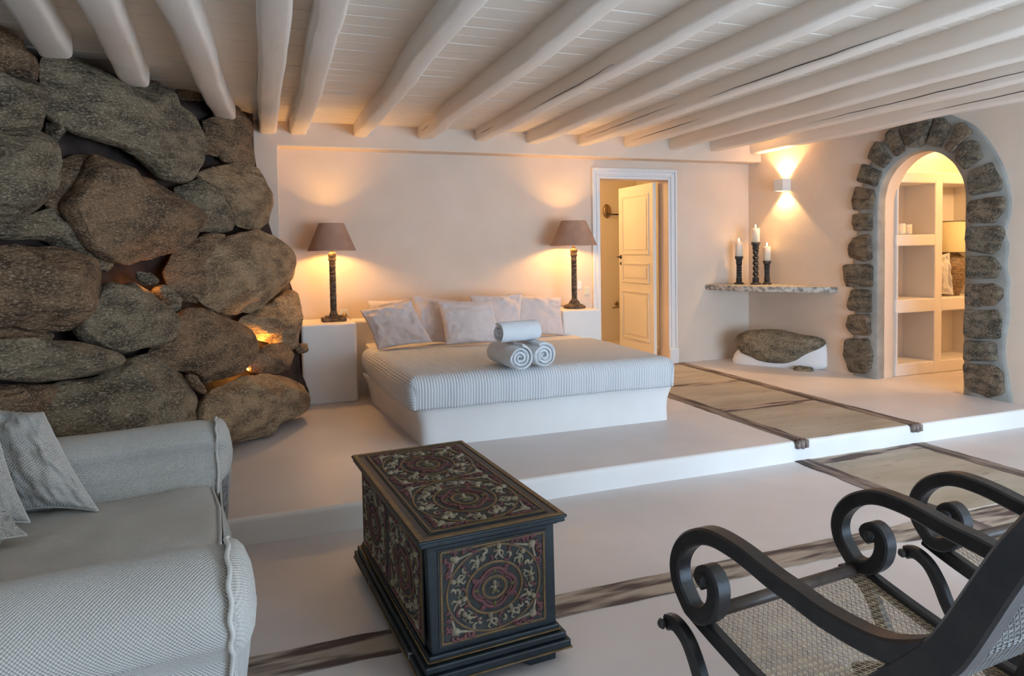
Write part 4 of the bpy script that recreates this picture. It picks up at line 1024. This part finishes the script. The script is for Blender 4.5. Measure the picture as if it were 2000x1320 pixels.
# ================================================================== CARVED CHEST
th_ = math.radians(4.2)
CH = thing('carved_chest', 'dark painted chest carved all over with pale figures and red scrolls', 'chest', (.482, 2.165, 0), th_)
gold = mat('worn_gold_paint', (.20, .115, .035), .5, (.12, .07, .03), 30, 4, bump=.3, bscale=80)
navy = mat('worn_navy_paint', (.006, .012, .016), .42, (.014, .023, .028), 12, 5, (.4, .7), bump=.25, bscale=50, speck=((.35, .40, .42), 14, .71, .73))
cream = mat('aged_cream_paint', (.36, .30, .20), .65, (.22, .18, .12), 40, 4, bump=.3, bscale=120)
rose = mat('faded_rose_paint', (.17, .055, .055), .6, (.10, .04, .04), 40, 4, bump=.3, bscale=120)
olive = mat('faded_olive_paint', (.11, .10, .025), .6, (.07, .07, .02), 40, 4)
dkground = mat('carved_ground', (.025, .028, .028), .7, (.05, .05, .045), 30, 4, bump=.6, bscale=90)
CW, CD, Z0, Z1 = .465, .98, .125, .485          # body width, length, bottom, top
def carve(w, h, circles, seed, parent, mtx, name):
    """low relief in plane coords centred panel (0..w, 0..h) -> children per paint colour"""
    rnd = random.Random(seed); B = {k: bmesh.new() for k in ('gold', 'cream', 'rose', 'olive')}
    def T(x, y, z=0): return mtx @ Vector((x, y, z))
    nz = (mtx.to_3x3() @ Vector((0, 0, 1))).normalized()
    def line(c, pts, r, hgt=.6, z=0):
        rr = r if isinstance(r, list) else [r]*len(pts); tube(B[c], [T(x, y, z) for x, y in pts], rr, 6, flat=hgt, up=nz)
    def blob(c, x, y, a, b, rot=0, hz=.006, n=10):
        bm = B[c]; rings = []
        for k in range(3):
            ph = k/3*PI/2; rings.append([bm.verts.new(T(x+math.cos(rot)*a*math.cos(ph)*math.cos(t)-math.sin(rot)*b*math.cos(ph)*math.sin(t), y+math.sin(rot)*a*math.cos(ph)*math.cos(t)+math.cos(rot)*b*math.cos(ph)*math.sin(t), hz*math.sin(ph))) for t in [2*PI*i/n for i in range(n)]])
        top = bm.verts.new(T(x, y, hz))
        for A, C in zip(rings, rings[1:]):
            for i in range(n): bm.faces.new((A[i], A[(i+1) % n], C[(i+1) % n], C[i]))
        for i in range(n): bm.faces.new((rings[-1][i], rings[-1][(i+1) % n], top))
    def ring(x, y, rx, ry, r, c='gold'): 
        line(c, [(x+rx*math.cos(2*PI*i/56), y+ry*math.sin(2*PI*i/56)) for i in range(57)], r)
    def scroll(c, x, y, sz, rot, hand=1, r=.0038):
        pts = []
        for i in range(15):
            t = i/14; a = rot+hand*(t*3.9); q = sz*(1-t*.80); pts.append((x+q*math.cos(a), y+q*math.sin(a)))
        line(c, pts, [r*(.55+.9*math.sin(PI*min(1, .15+i/15))) for i in range(15)], .9)
    def figure(x, y, s, rot, grand=False):
        def L(a, b): return (x+s*(a*math.cos(rot)-b*math.sin(rot)), y+s*(a*math.sin(rot)+b*math.cos(rot)))
        blob('cream', *L(0, .9), s*.34, s*.40, rot, .011)                    # head
        for e in (-.13, .13): blob('rose', *L(e, .98), s*.05, s*.03, rot, .0125, 6)
        blob('cream', *L(0, .15), s*.30, s*.42, rot, .008)                  # trunk
        k1, k2, k3 = rnd.uniform(.2, .8), rnd.uniform(-.5, .5), rnd.uniform(.3, .9)
        line('cream', [L(-.2, .4), L(-.62, .2+k2*.3), L(-.55, .2+k1*.9)], [s*.13, s*.11, s*.07], .8)
        line('cream', [L(.2, .4), L(.66, .1+k2*.2), L(.60, -.3-k3*.3 if rnd.random() < .5 else .9)], [s*.13, s*.11, s*.07], .8)
        line('cream', [L(-.12, -.1), L(-.42, -.45), L(-.15, -.8)], [s*.16, s*.13, s*.08], .8)
        line('cream', [L(.12, -.1), L(.45, -.5+k2*.2), L(.75, -.75)], [s*.16, s*.13, s*.08], .8)
        if rnd.random() < .8: scroll('rose' if rnd.random() < .4 else 'cream', *L(.5, -.2), s*.5, rot+rnd.uniform(0, 6), rnd.choice((-1, 1)), s*.08)
    # gold border
    e = .010
    for a, b in (((e, e), (w-e, e)), ((w-e, e), (w-e, h-e)), ((w-e, h-e), (e, h-e)), ((e, h-e), (e, e))): line('gold', [a, b], .0042)
    for (cx, cy, R) in circles:
        rx, ry = R; ring(cx, cy, rx, ry, .0042); ring(cx, cy, rx*.60, ry*.60, .0048); ring(cx, cy, rx*.26, ry*.26, .0040); ring(cx, cy, rx*.23, ry*.23, .0022)
        s = min(rx, ry)*.135; blob('olive', cx, cy-s*.6, s*.7, s*.35); figure(cx, cy-s*.2, s*1.15, 0)
        n = 10
        for i in range(n):
            a = 2*PI*i/n+.2; figure(cx+rx*.80*math.cos(a), cy+ry*.80*math.sin(a), min(rx, ry)*.185, a+rnd.choice((PI/2, -PI/2, PI, -PI/2))+rnd.uniform(-.4, .4))
            a2 = a+PI/n
            for rr_, c_ in ((.70, 'rose'), (.90, 'rose' if i % 2 else 'cream'), (.80, 'cream')): scroll(c_, cx+rx*rr_*math.cos(a2+rnd.uniform(-.08, .08)), cy+ry*rr_*math.sin(a2), min(rx, ry)*.085, rnd.uniform(0, 6), rnd.choice((-1, 1)), .0036)
        for i in range(4):                                                 # quatrefoil of red strapwork
            a = PI/2*i; pts = [(cx+rx*.33*math.cos(a+t*.95)*(1+.38*math.cos(t*PI/2)), cy+ry*.33*math.sin(a+t*.95)*(1+.38*math.cos(t*PI/2))) for t in [-.78+1.56*k/10 for k in range(11)]]
            line('rose', pts, .0065, .9); line('rose', [(cx+(x_-cx)*.82, cy+(y_-cy)*.82) for x_, y_ in pts], .0035, .9); blob('olive', cx+rx*.40*math.cos(a), cy+ry*.40*math.sin(a), rx*.07, ry*.05, a)
            a += PI/4; scroll('rose', cx+rx*.44*math.cos(a), cy+ry*.44*math.sin(a), rx*.10, a+1, 1, .0045); scroll('rose', cx+rx*.50*math.cos(a+.18), cy+ry*.50*math.sin(a+.18), rx*.07, a+3, -1, .004)
        # spandrels
        for sx_, sy_ in ((-1, -1), (1, -1), (1, 1), (-1, 1)):
            qx, qy = cx+sx_*rx*.93, cy+sy_*ry*.93
            blob('cream', qx-sx_*.014, qy-sy_*.014, .016, .010, math.atan2(sy_, sx_)); blob('cream', qx-sx_*rx*.11, qy-sy_*ry*.09, .014, .014, 0, .010)
            line('cream', [(qx-sx_*.01, qy-sy_*.01), (qx-sx_*rx*.20, qy-sy_*.012), (qx-sx_*rx*.50, qy+sy_*ry*.0)], [.007, .005, .0025]); line('cream', [(qx-sx_*.01, qy-sy_*.01), (qx-sx_*.012, qy-sy_*ry*.20), (qx, qy-sy_*ry*.50)], [.007, .005, .0025])
            for k in range(6): scroll('rose', qx-sx_*(.012+k*rx*.085), qy+sy_*ry*.045, .011, rnd.uniform(0, 6), sx_, .0042)
            for k in range(6): scroll('rose', qx+sx_*rx*.045, qy-sy_*(.012+k*ry*.085), .011, rnd.uniform(0, 6), sy_, .0042)
    bm = bmesh.new()
    vv = [bm.verts.new(T(*q_)) for q_ in ((0, 0, -.001), (w, 0, -.001), (w, h, -.001), (0, h, -.001), (0, 0, -.004), (w, 0, -.004), (w, h, -.004), (0, h, -.004))]
    for f in ((0, 1, 2, 3), (7, 6, 5, 4), (0, 4, 5, 1), (1, 5, 6, 2), (2, 6, 7, 3), (3, 7, 4, 0)): bm.faces.new([vv[i] for i in f])
    for mi, (k, b) in enumerate(B.items()):
        bmesh.ops.recalc_face_normals(b, faces=b.faces[:])
        mp = {v: bm.verts.new(v.co) for v in b.verts}
        for f in b.faces:
            nf = bm.faces.new([mp[v] for v in f.verts]); nf.material_index = mi+1
        b.free()
    pan = obj(name, bm, [dkground, gold, cream, rose, olive], parent); autosmooth(pan, 60)
    return pan
# carcass, slightly drawn in towards the foot as in life
bm = bmesh.new(); addbox(bm, 0, CW, 0, CD, Z0, Z1)
for v in bm.verts:
    if v.co.z < .3: v.co.x = v.co.x*.985+.012
o = obj('chest_body', bm, navy, CH, smooth=False); bevel(o, .004, 2)
lid = bmesh.new()
for (e, z0, z1) in ((.012, Z1, Z1+.010), (.030, Z1+.010, Z1+.026), (.036, Z1+.026, Z1+.036)):
    addbox(lid, -e, CW+e, -e, CD+e, z0, z1)
lido = obj('chest_lid', lid, navy, CH, smooth=False); bevel(lido, .004, 3)
bm = bmesh.new(); zt2 = Z1+.036
for a, b in (((-.030, -.030), (CW+.030, -.012)), ((-.030, CD+.012), (CW+.030, CD+.030)), ((-.030, -.012), (-.012, CD+.012)), ((CW+.012, -.012), (CW+.030, CD+.012))): addbox(bm, a[0], b[0], a[1], b[1], zt2-.001, zt2+.003)
obj('lid_gilt_edge', bm, gold, CH, smooth=False)
bm = bmesh.new()
for (e, z0, z1) in ((.042, .050, .080), (.030, .080, .105), (.012, .105, .128)): addbox(bm, -e+.01, CW+e, -e, CD+e, z0, z1)
o = obj('base_moulding', bm, navy, CH, smooth=False); bevel(o, .005, 3)
bm = bmesh.new()
for e, z in ((.0435, .052), (.0135, .110)):
    for a, b in (((-e+.01, -e), (CW+e, -e)), ((CW+e, -e), (CW+e, CD+e)), ((CW+e, CD+e), (-e+.01, CD+e)), ((-e+.01, CD+e), (-e+.01, -e))): tube(bm, [(a[0], a[1], z), (b[0], b[1], z)], .0035, 6)
obj('base_gilt_line', bm, gold, CH)
for cx_, cy_, sx_ in ((0, -.005, 1), (CW, -.005, -1), (0, CD-.07, 1), (CW, CD-.07, -1)):
    pts = [(0, 0), (sx_*.10, 0), (sx_*.125, .022), (sx_*.16, .05), (0, .05)]
    bm = extrude_poly([(cx_+a, b) for a, b in pts], cy_, cy_+.075, lambda a, b, c: Vector((a, c, b))); o = obj('foot', bm, navy, CH, smooth=False); bevel(o, .003, 2)
# carved panels: end, lid, long side
carve(CW-.07, Z1-Z0-.035, [((CW-.07)/2, (Z1-Z0-.035)/2, ((CW-.07)/2-.028, (Z1-Z0-.035)/2-.018))], 3, CH, Matrix.Translation((.038, -.004, Z0+.020)) @ Matrix.Rotation(PI/2, 4, 'X'), 'end_panel')
lw, lh = CW-.03, CD-.03
carve(lw, lh, [(lw/2, lh*.26, (lw/2-.03, lh*.235)), (lw/2, lh*.74, (lw/2-.03, lh*.235))], 5, CH, Matrix.Translation((.015, .015, zt2+.004)), 'lid_panel')
sw, shh = CD-.07, Z1-Z0-.035
mt = Matrix.Translation((-.004, CD-.035, Z0+.02)) @ Matrix(((0, 0, -1, 0), (-1, 0, 0, 0), (0, 1, 0, 0), (0, 0, 0, 1)))
carve(sw, shh, [(sw*.25, shh/2, (sw*.22, shh/2-.018)), (sw*.75, shh/2, (sw*.22, shh/2-.018))], 9, CH, mt, 'side_panel')
mt = Matrix.Translation((CW+.004, .035, Z0+.02)) @ Matrix(((0, 0, 1, 0), (1, 0, 0, 0), (0, 1, 0, 0), (0, 0, 0, 1)))
carve(sw, shh, [(sw*.25, shh/2, (sw*.22, shh/2-.018)), (sw*.75, shh/2, (sw*.22, shh/2-.018))], 10, CH, mt, 'side_panel')
# ================================================================== SOFA
SF = thing('sofa', 'slipcovered pale grey linen sofa with rolled arms before the rock wall', 'sofa', (-.135, 2.64, 0), math.radians(4))
YA = .715; BX = -1.02                                      # arm centre, back depth (local)
def roll_profile(side, n=40):
    """closed outline (y,z) of an arm: rolled top over a straight body, side=+1 far, -1 near"""
    P = []
    inner, outer = -.13, .10
    P.append((inner, .10)); P.append((inner, .30)); P.append((inner, .42)); P.append((inner+.02, .50)); P.append((inner+.05, .58))
    for i in range(n):
        a = math.radians(150)-math.radians(190)*i/(n-1); r1 = .165 if math.cos(a) > 0 else .145
        P.append((r1*math.cos(a)+.02, .565+.135*math.sin(a)))
    P += [(outer+.015, .44), (outer, .36), (outer, .22), (outer, .04), (outer-.03, .03), (inner+.03, .03)]
    return [(y*side, z) for y, z in P]
def arm(side):
    cy = side*YA; pr = roll_profile(side); N = 44; k = len(pr)
    # resample densely
    pts = []
    for a, b in zip(pr, pr[1:]+pr[:1]):
        m_ = max(1, int(math.hypot(b[0]-a[0], b[1]-a[1])/.025))
        for j in range(m_): pts.append((a[0]+(b[0]-a[0])*j/m_, a[1]+(b[1]-a[1])*j/m_))
    k = len(pts); bm = bmesh.new(); uvl = bm.loops.layers.uv.new('UVMap'); rows = []; cyz = (.02*side, .46)
    al = [0]
    for a, b in zip(pts, pts[1:]+pts[:1]): al.append(al[-1]+math.hypot(b[0]-a[0], b[1]-a[1]))
    xs = [-.012-(.95)*i/N for i in range(N+1)]
    for i, x in enumerate(xs):
        sq = 1-.05*max(0, 1-i/3)
        rows.append([bm.verts.new((x, cy+cyz[0]+(y-cyz[0])*sq+.006*fbm((x*1.0, y*2+side, z*2), 2.2), cyz[1]+(z-cyz[1])*sq+.008*fbm((x, y, z+5), 1.6)-.012*math.exp(-((x+.5)/.35)**2)*(z > .5))) for y, z in pts])
    for i in range(N):
        for j in range(k):
            f = bm.faces.new((rows[i][j], rows[i][(j+1) % k], rows[i+1][(j+1) % k], rows[i+1][j]))
            for lp, (a, b) in zip(f.loops, ((i, j), (i, j+1), (i+1, j+1), (i+1, j))): lp[uvl].uv = (xs[a], al[b])
    bm.faces.new(rows[-1]); bmesh.ops.recalc_face_normals(bm, faces=bm.faces[:])
    o = obj('arm', bm, M['beige_linen'], SF)
    # padded end panel: a shallow cushion over the roll, running down as a facing
    bm = bmesh.new(); uvl = bm.loops.layers.uv.new('UVMap'); rings = []; n = len(pts); ctr = (cyz[0], .55)
    for q_, (k_, dx) in enumerate(((1.0, 0), (1.02, .008), (.97, .022), (.85, .034), (.6, .045), (.3, .050), (.05, .052))):
        ring = []
        for y, z in pts:
            cz = ctr[1] if z > .42 else z; kk = k_
            yy = ctr[0]+(y-ctr[0])*kk; zz = cz+(z-cz)*kk if z > .42 else max(.03, z)
            ring.append(bm.verts.new((-.014+dx*(1.3 if z > .45 else .35)+.004*noise.noise(Vector((y*8, z*8, side))), cy+yy, zz)))
        rings.append(ring)
    for a, b in zip(rings, rings[1:]):
        for j in range(n):
            f = bm.faces.new((a[j], a[(j+1) % n], b[(j+1) % n], b[j]))
            for lp in f.loops: lp[uvl].uv = (lp.vert.co.y, lp.vert.co.z)
    bm.faces.new(rings[-1]); bmesh.ops.recalc_face_normals(bm, faces=bm.faces[:])
    p = obj('arm_front', bm, M['beige_linen'], SF)
    bm = bmesh.new(); tube(bm, [(-.012+.003*math.sin(i), cy+y*1.03, z+(.004 if z > .5 else 0)) for i, (y, z) in enumerate(pts) if z > .05], .006, 6, cap=True); obj('piping', bm, M['beige_linen'], p)
arm(1); arm(-1)
def cdef(p):
    q = p.copy(); q.z += .012*fbm((p.x*1.3, p.y*1.3, 4), 1.6)+.010*fbm((p.x*2, p.y*2, 8), 2.6)+.007*(abs(noise.noise(Vector((p.x*5+p.y*2, p.y*3.5, 3))))-.2)+(.018*math.sin(min(1, max(0, (p.x+.95)/.9))*PI)*math.cos(p.y/.62*PI/2) if p.z > .4 else 0); q.x += .012*fbm((p.y, p.z, 9), 3)
    return q
bm = rbox(-.90, -.015, -.60, .60, .335, .455, .045, (40, 50, 12), cdef); sc_o = obj('seat_cushion', bm, M['beige_linen'], SF)
bm = bmesh.new(); tube(bm, [cdef(Vector((x, y, .448)))+Vector((0, 0, .001)) for x, y in [(-.03, -.57), (-.022, -.3), (-.022, 0), (-.022, .3), (-.03, .57)]], .005, 6); obj('piping', bm, M['beige_linen'], sc_o)
bm = rbox(-.90, -.03, -.64, .64, .12, .36, .03, (20, 24, 8)); obj('seat_base', bm, M['beige_linen'], SF)
bm = rbox(-1.18, -.88, -.80, .80, .04, .86, .09, (16, 40, 24), lambda p: p+Vector((-(p.z-.4)*.12, 0, .012*fbm(p, 2)))); obj('back', bm, M['beige_linen'], SF)
# skirt hanging in soft pleats along the front
bm = bmesh.new(); uvl = bm.loops.layers.uv.new('UVMap'); NY, NZ = 120, 16; g = []
for i in range(NY+1):
    y = -.83+1.66*i/NY; row = []
    for j in range(NZ+1):
        z = .015+.40*j/NZ; k = (1-j/NZ)
        x = -.004+.012*k+k*(.010*math.sin(y*17)+.016*fbm((y*1.4, z, 2), 2.5))+.028*math.exp(-((y-.42)/.035)**2)*min(1, (1-k)*2.2+.1)*min(1, k*3)+.02*math.exp(-((y-.66)/.03)**2)*k
        row.append(bm.verts.new((x, y, z)))
    g.append(row)
for i in range(NY):
    for j in range(NZ):
        f = bm.faces.new((g[i][j], g[i+1][j], g[i+1][j+1], g[i][j+1]))
        for lp in f.loops: lp[uvl].uv = (lp.vert.co.y, lp.vert.co.z)
sk = obj('skirt', bm, M['beige_linen'], SF); md = sk.modifiers.new('thick', 'SOLIDIFY'); md.thickness = .004
# scatter cushions
P_ = M['beige_linen']
def sofa_cushion(c, th, lab, seed): return quad_pillow('cushion', c, th, P_, lab, 'cushion', 'grey linen cushions on the sofa', seed=seed, wr=.03, piping=.004, pinch=.07, pw=.42)
sofa_cushion([onY(-60, 788, 3.38), onY(84, 806, 3.28), onY(192, 998, 3.02), onY(20, 1000, 3.10)], .11, 'large grey linen cushion propped against the far sofa arm', 2)
sofa_cushion([onY(-190, 820, 3.02), onY(-8, 836, 3.06), onY(58, 1020, 2.88), onY(-130, 1040, 2.80)], .10, 'grey linen cushion in front of the large one at the sofa back', 6)
sofa_cushion([onY(-190, 960, 2.86), onY(-10, 976, 2.86), onY(52, 1045, 2.74), onY(-140, 1085, 2.62)], .05, 'grey linen cushion lying lowest on the sofa seat', 9)

# ================================================================== PLANTATION CHAIRS
ca = math.radians(4.4); CNn = Vector((math.cos(ca), math.sin(ca), 0)); CSs = Vector((math.sin(ca), -math.cos(ca), 0)); CP0 = onZ(1345, 1130, .5)
def cprof(px, w=0):
    p = onP(px[0], px[1], CP0+CNn*w, CNn); d = p-CP0; return (d.dot(CSs), p.z)
def c1(x, y): return (1280+x/4.125, 1000+y/4.125)
def c2(x, y): return (1600+x/3.1425, 900+y/3.1425)
arm_px = [c1(*p) for p in ((375, 610), (330, 520), (390, 500), (440, 590), (450, 700), (420, 805), (345, 850), (262, 800), (205, 690), (158, 560), (142, 430), (165, 320), (230, 235), (330, 200), (430, 215), (560, 285), (700, 385), (900, 550), (1100, 695), (1300, 845))]+[c2(*p) for p in ((200, 1085), (380, 1165), (520, 1190), (660, 1190))]
arm_sz = [cprof(p) for p in arm_px]
stile_px = [c2(*p) for p in ((560, 1330), (700, 1235), (820, 1120), (950, 935), (1085, 735), (1250, 520))]
stile_sz = [cprof(p) for p in stile_px]
d0 = Vector((stile_sz[-1][0]-stile_sz[-2][0], stile_sz[-1][1]-stile_sz[-2][1])); d0.normalize()
sl = Vector(stile_sz[-1]); ext = [tuple(sl+d0*.16+Vector((.01, -.01))), tuple(sl+d0*.30+Vector((.035, -.025)))]
low = [(.50, .24), (.535, .36), (.575, .48)]
stile_pts = low+[tuple(p) for p in stile_sz[1:]]+ext
def band(pts, th, x0, x1, n=5, bev=.006):
    """flat sided curved timber following pts (s,z) ; chair local coords: x across, y=-s"""
    C = [Vector((p[0], p[1], 0)) for p in pts]; C = chain(C, n); k = len(C); bm = bmesh.new(); rows = []
    T_ = th if isinstance(th, (list, tuple)) else None
    for i, p in enumerate(C):
        t = (C[min(i+1, k-1)]-C[max(i-1, 0)]).normalized(); nn = Vector((-t.y, t.x, 0)); f = i/(k-1)
        h = (T_[0]+(T_[1]-T_[0])*f if T_ and len(T_) == 2 else (th if not T_ else 0))
        if T_ and len(T_) > 2:
            q = f*(len(T_)-1); a = int(min(q, len(T_)-2)); h = T_[a]+(T_[a+1]-T_[a])*(q-a)
        h /= 2; c = bev; row = []
        for (xx, hh) in ((x0+c, h), (x1-c, h), (x1, h-c), (x1, -h+c), (x1-c, -h), (x0+c, -h), (x0, -h+c), (x0, h-c)):
            q = p+nn*hh; row.append(bm.verts.new((xx, -q.x, q.y)))
        rows.append(row)
    for a, b in zip(rows, rows[1:]):
        for j in range(8): bm.faces.new((a[j], a[(j+1) % 8], b[(j+1) % 8], b[j]))
    bm.faces.new(rows[0][::-1]); bm.faces.new(rows[-1]); bmesh.ops.recalc_face_normals(bm, faces=bm.faces[:])
    return bm
CWD = .665; AW = .052
def cane_mesh(F, nu, nv, r, bmx):
    """six-way chair cane: pairs along u and v and two diagonals; F(u,v)->Vector, nu,nv cells"""
    def strand(f0, f1, n, off):
        pts = []
        for i in range(n+1):
            t = i/n; u = f0[0]+(f1[0]-f0[0])*t; v = f0[1]+(f1[1]-f0[1])*t; pts.append(F(u, v)+Vector((0, 0, off)))
        tube(bmx, pts, r, 4, cap=False)
    nn = 12
    for i in range(nu):
        for d in (-.13, .13): strand(((i+.5+d)/nu, 0), ((i+.5+d)/nu, 1), nn, 0)
    for j in range(nv):
        for d in (-.13, .13): strand((0, (j+.5+d)/nv), (1, (j+.5+d)/nv), nn, .0008)
    for sgn in (1, -1):
        k0 = -nv if sgn > 0 else 0; k1 = nu if sgn > 0 else nu+nv
        for k in range(k0, k1+1):
            # line u*nu - sgn*v*nv = k
            pa = []
            for v in (0, 1):
                u = (k+sgn*v*nv)/nu
                pa.append((u, v))
            (ua, va), (ub, vb) = pa
            # clip to 0..1 in u
            def at(u): return va+(vb-va)*(u-ua)/(ub-ua)
            lo, hi = (ua, ub) if ua < ub else (ub, ua)
            l2, h2 = max(lo, 0), min(hi, 1)
            if h2-l2 < .02: continue
            strand((l2, at(l2)), (h2, at(h2)), 8, .0014*sgn)
def seat_z(s): return .372-.30*s+.22*s*s
def make_chair(lab):
    t = thing('plantation_chair', lab, 'chair', (CP0.x, CP0.y, 0), ca, 'dark wood and cane plantation chairs')
    for x0 in (0, CWD):
        a = obj('armrest', band(arm_sz, [.030, .05, .046, .044, .044, .046, .046, .048, .05, .055], x0, x0+AW), M['dark_wood'], t)
        autosmooth(a, 30)
        bm = bmesh.new(); s_, z_ = arm_sz[0]; c = arm_sz[1]
        cc = ((arm_sz[0][0]*.55+arm_sz[2][0]*.45), (arm_sz[0][1]+arm_sz[2][1])/2)
        for xx, rr in ((x0-.006, .020),): tube(bm, [(x0-.014, -cc[0], cc[1]), (x0-.004, -cc[0], cc[1]), (x0+AW+.004, -cc[0], cc[1])], [.012, .020, .020], 16)
        obj('scroll_boss', bm, M['dark_wood'], a)
        st = obj('back_stile', band(stile_pts, [.06, .066, .075, .074, .070, .066, .060, .05], x0-.002, x0+AW+.002), M['dark_wood'], t); autosmooth(st, 30)
        r_ = obj('seat_rail', band([(-.05, seat_z(-.05)-.0), (.05, seat_z(.05)), (.2, seat_z(.2)), (.35, seat_z(.35)), (.52, seat_z(.52))], .048, x0+AW*.5, x0+AW*.5+.036), M['dark_wood'], t); autosmooth(r_, 30)
    # legs: S-curved front knuckle running down and back, and raked rear leg
    for x0 in (-.022, CWD+AW+.022-.035):
        l = obj('leg', band([(-.085, .335), (-.05, .345), (0, .325), (.04, .275), (.075, .21), (.13, .14), (.22, .075), (.33, .03), (.42, .018)], [.045, .04, .04, .042, .042, .045, .045, .05, .05], x0, x0+.035), M['dark_wood'], t); autosmooth(l, 30)
        bm = bmesh.new(); tube(bm, [(x0-.018, .085, .335), (x0-.010, .085, .335), (x0-.004, .085, .335), (x0+.04, .085, .335)], [.010, .016, .012, .012], 14); obj('bolt', bm, M['iron'], l)
        l = obj('leg', band([(.50, .27), (.42, .20), (.30, .15), (.18, .11), (.05, .065), (-.03, .018)], [.05, .045, .042, .042, .045, .05], x0+.002, x0+.033), M['dark_wood'], t); autosmooth(l, 30)
    bm = bmesh.new(); tube(bm, [(AW*.6, 0, .383), (CWD+AW*.4, 0, .387)], .019, 14); obj('front_rail', bm, M['rail_wood'], t)
    bm = bmesh.new(); tube(bm, [(AW*.6, -.50, seat_z(.50)), (CWD+AW*.4, -.50, seat_z(.50))], .018, 12); obj('rear_rail', bm, M['dark_wood'], t)
    bm = bmesh.new(); tube(bm, [(.0, -.19, .10), (CWD+AW, -.19, .10)], .014, 12); obj('stretcher', bm, M['dark_wood'], t)
    xi0, xi1 = AW*.5+.03, CWD+AW*.5+.006
    def F(u, v): s = -.0+.49*v; return Vector((xi0+(xi1-xi0)*u, -s, seat_z(s)+.006-.012*math.sin(PI*u)*math.sin(PI*v)))
    bm = bmesh.new(); cane_mesh(F, 34, 27, .00095, bm); obj('cane_seat', bm, M['cane'], t)
    # back: top rail and cane panel following the stiles
    SP = chain([Vector((p[0], p[1], 0)) for p in stile_pts[2:]], 8)
    SPx = resample([(p.x, p.y) for p in SP], 40)
    def G(u, v):
        q = v*39; i = int(min(q, 38)); p = SPx[i]+(SPx[i+1]-SPx[i])*(q-i); tt = (SPx[i+1]-SPx[i]).normalized(); nrm = Vector((tt.y, -tt.x))
        p = p+nrm*.022; return Vector((xi0+(xi1-xi0)*u, -p.x, p.y))
    bm = bmesh.new(); cane_mesh(G, 34, 40, .00095, bm); obj('cane_back', bm, M['cane_grey'], t)
    e = SPx[-1]; bm = bmesh.new(); tube(bm, [(0, -e.x, e.y), (CWD+AW, -e.x, e.y)], .024, 14); obj('top_rail', bm, M['dark_wood'], t)
    return t
ch1 = make_chair('dark scrolled plantation chair with cane seat nearer the carved chest')
def copy_tree(o, parent=None):
    c = o.copy(); COL.objects.link(c); c.parent = parent
    for ch in list(o.children): copy_tree(ch, c)
    return c
ch2 = copy_tree(ch1); ch2.location = ch1.location+CNn*1.045; ch2.rotation_euler = (0, 0, ca-math.radians(4))
ch2['label'] = 'dark scrolled plantation chair partly hidden behind the other, over the stone walk'
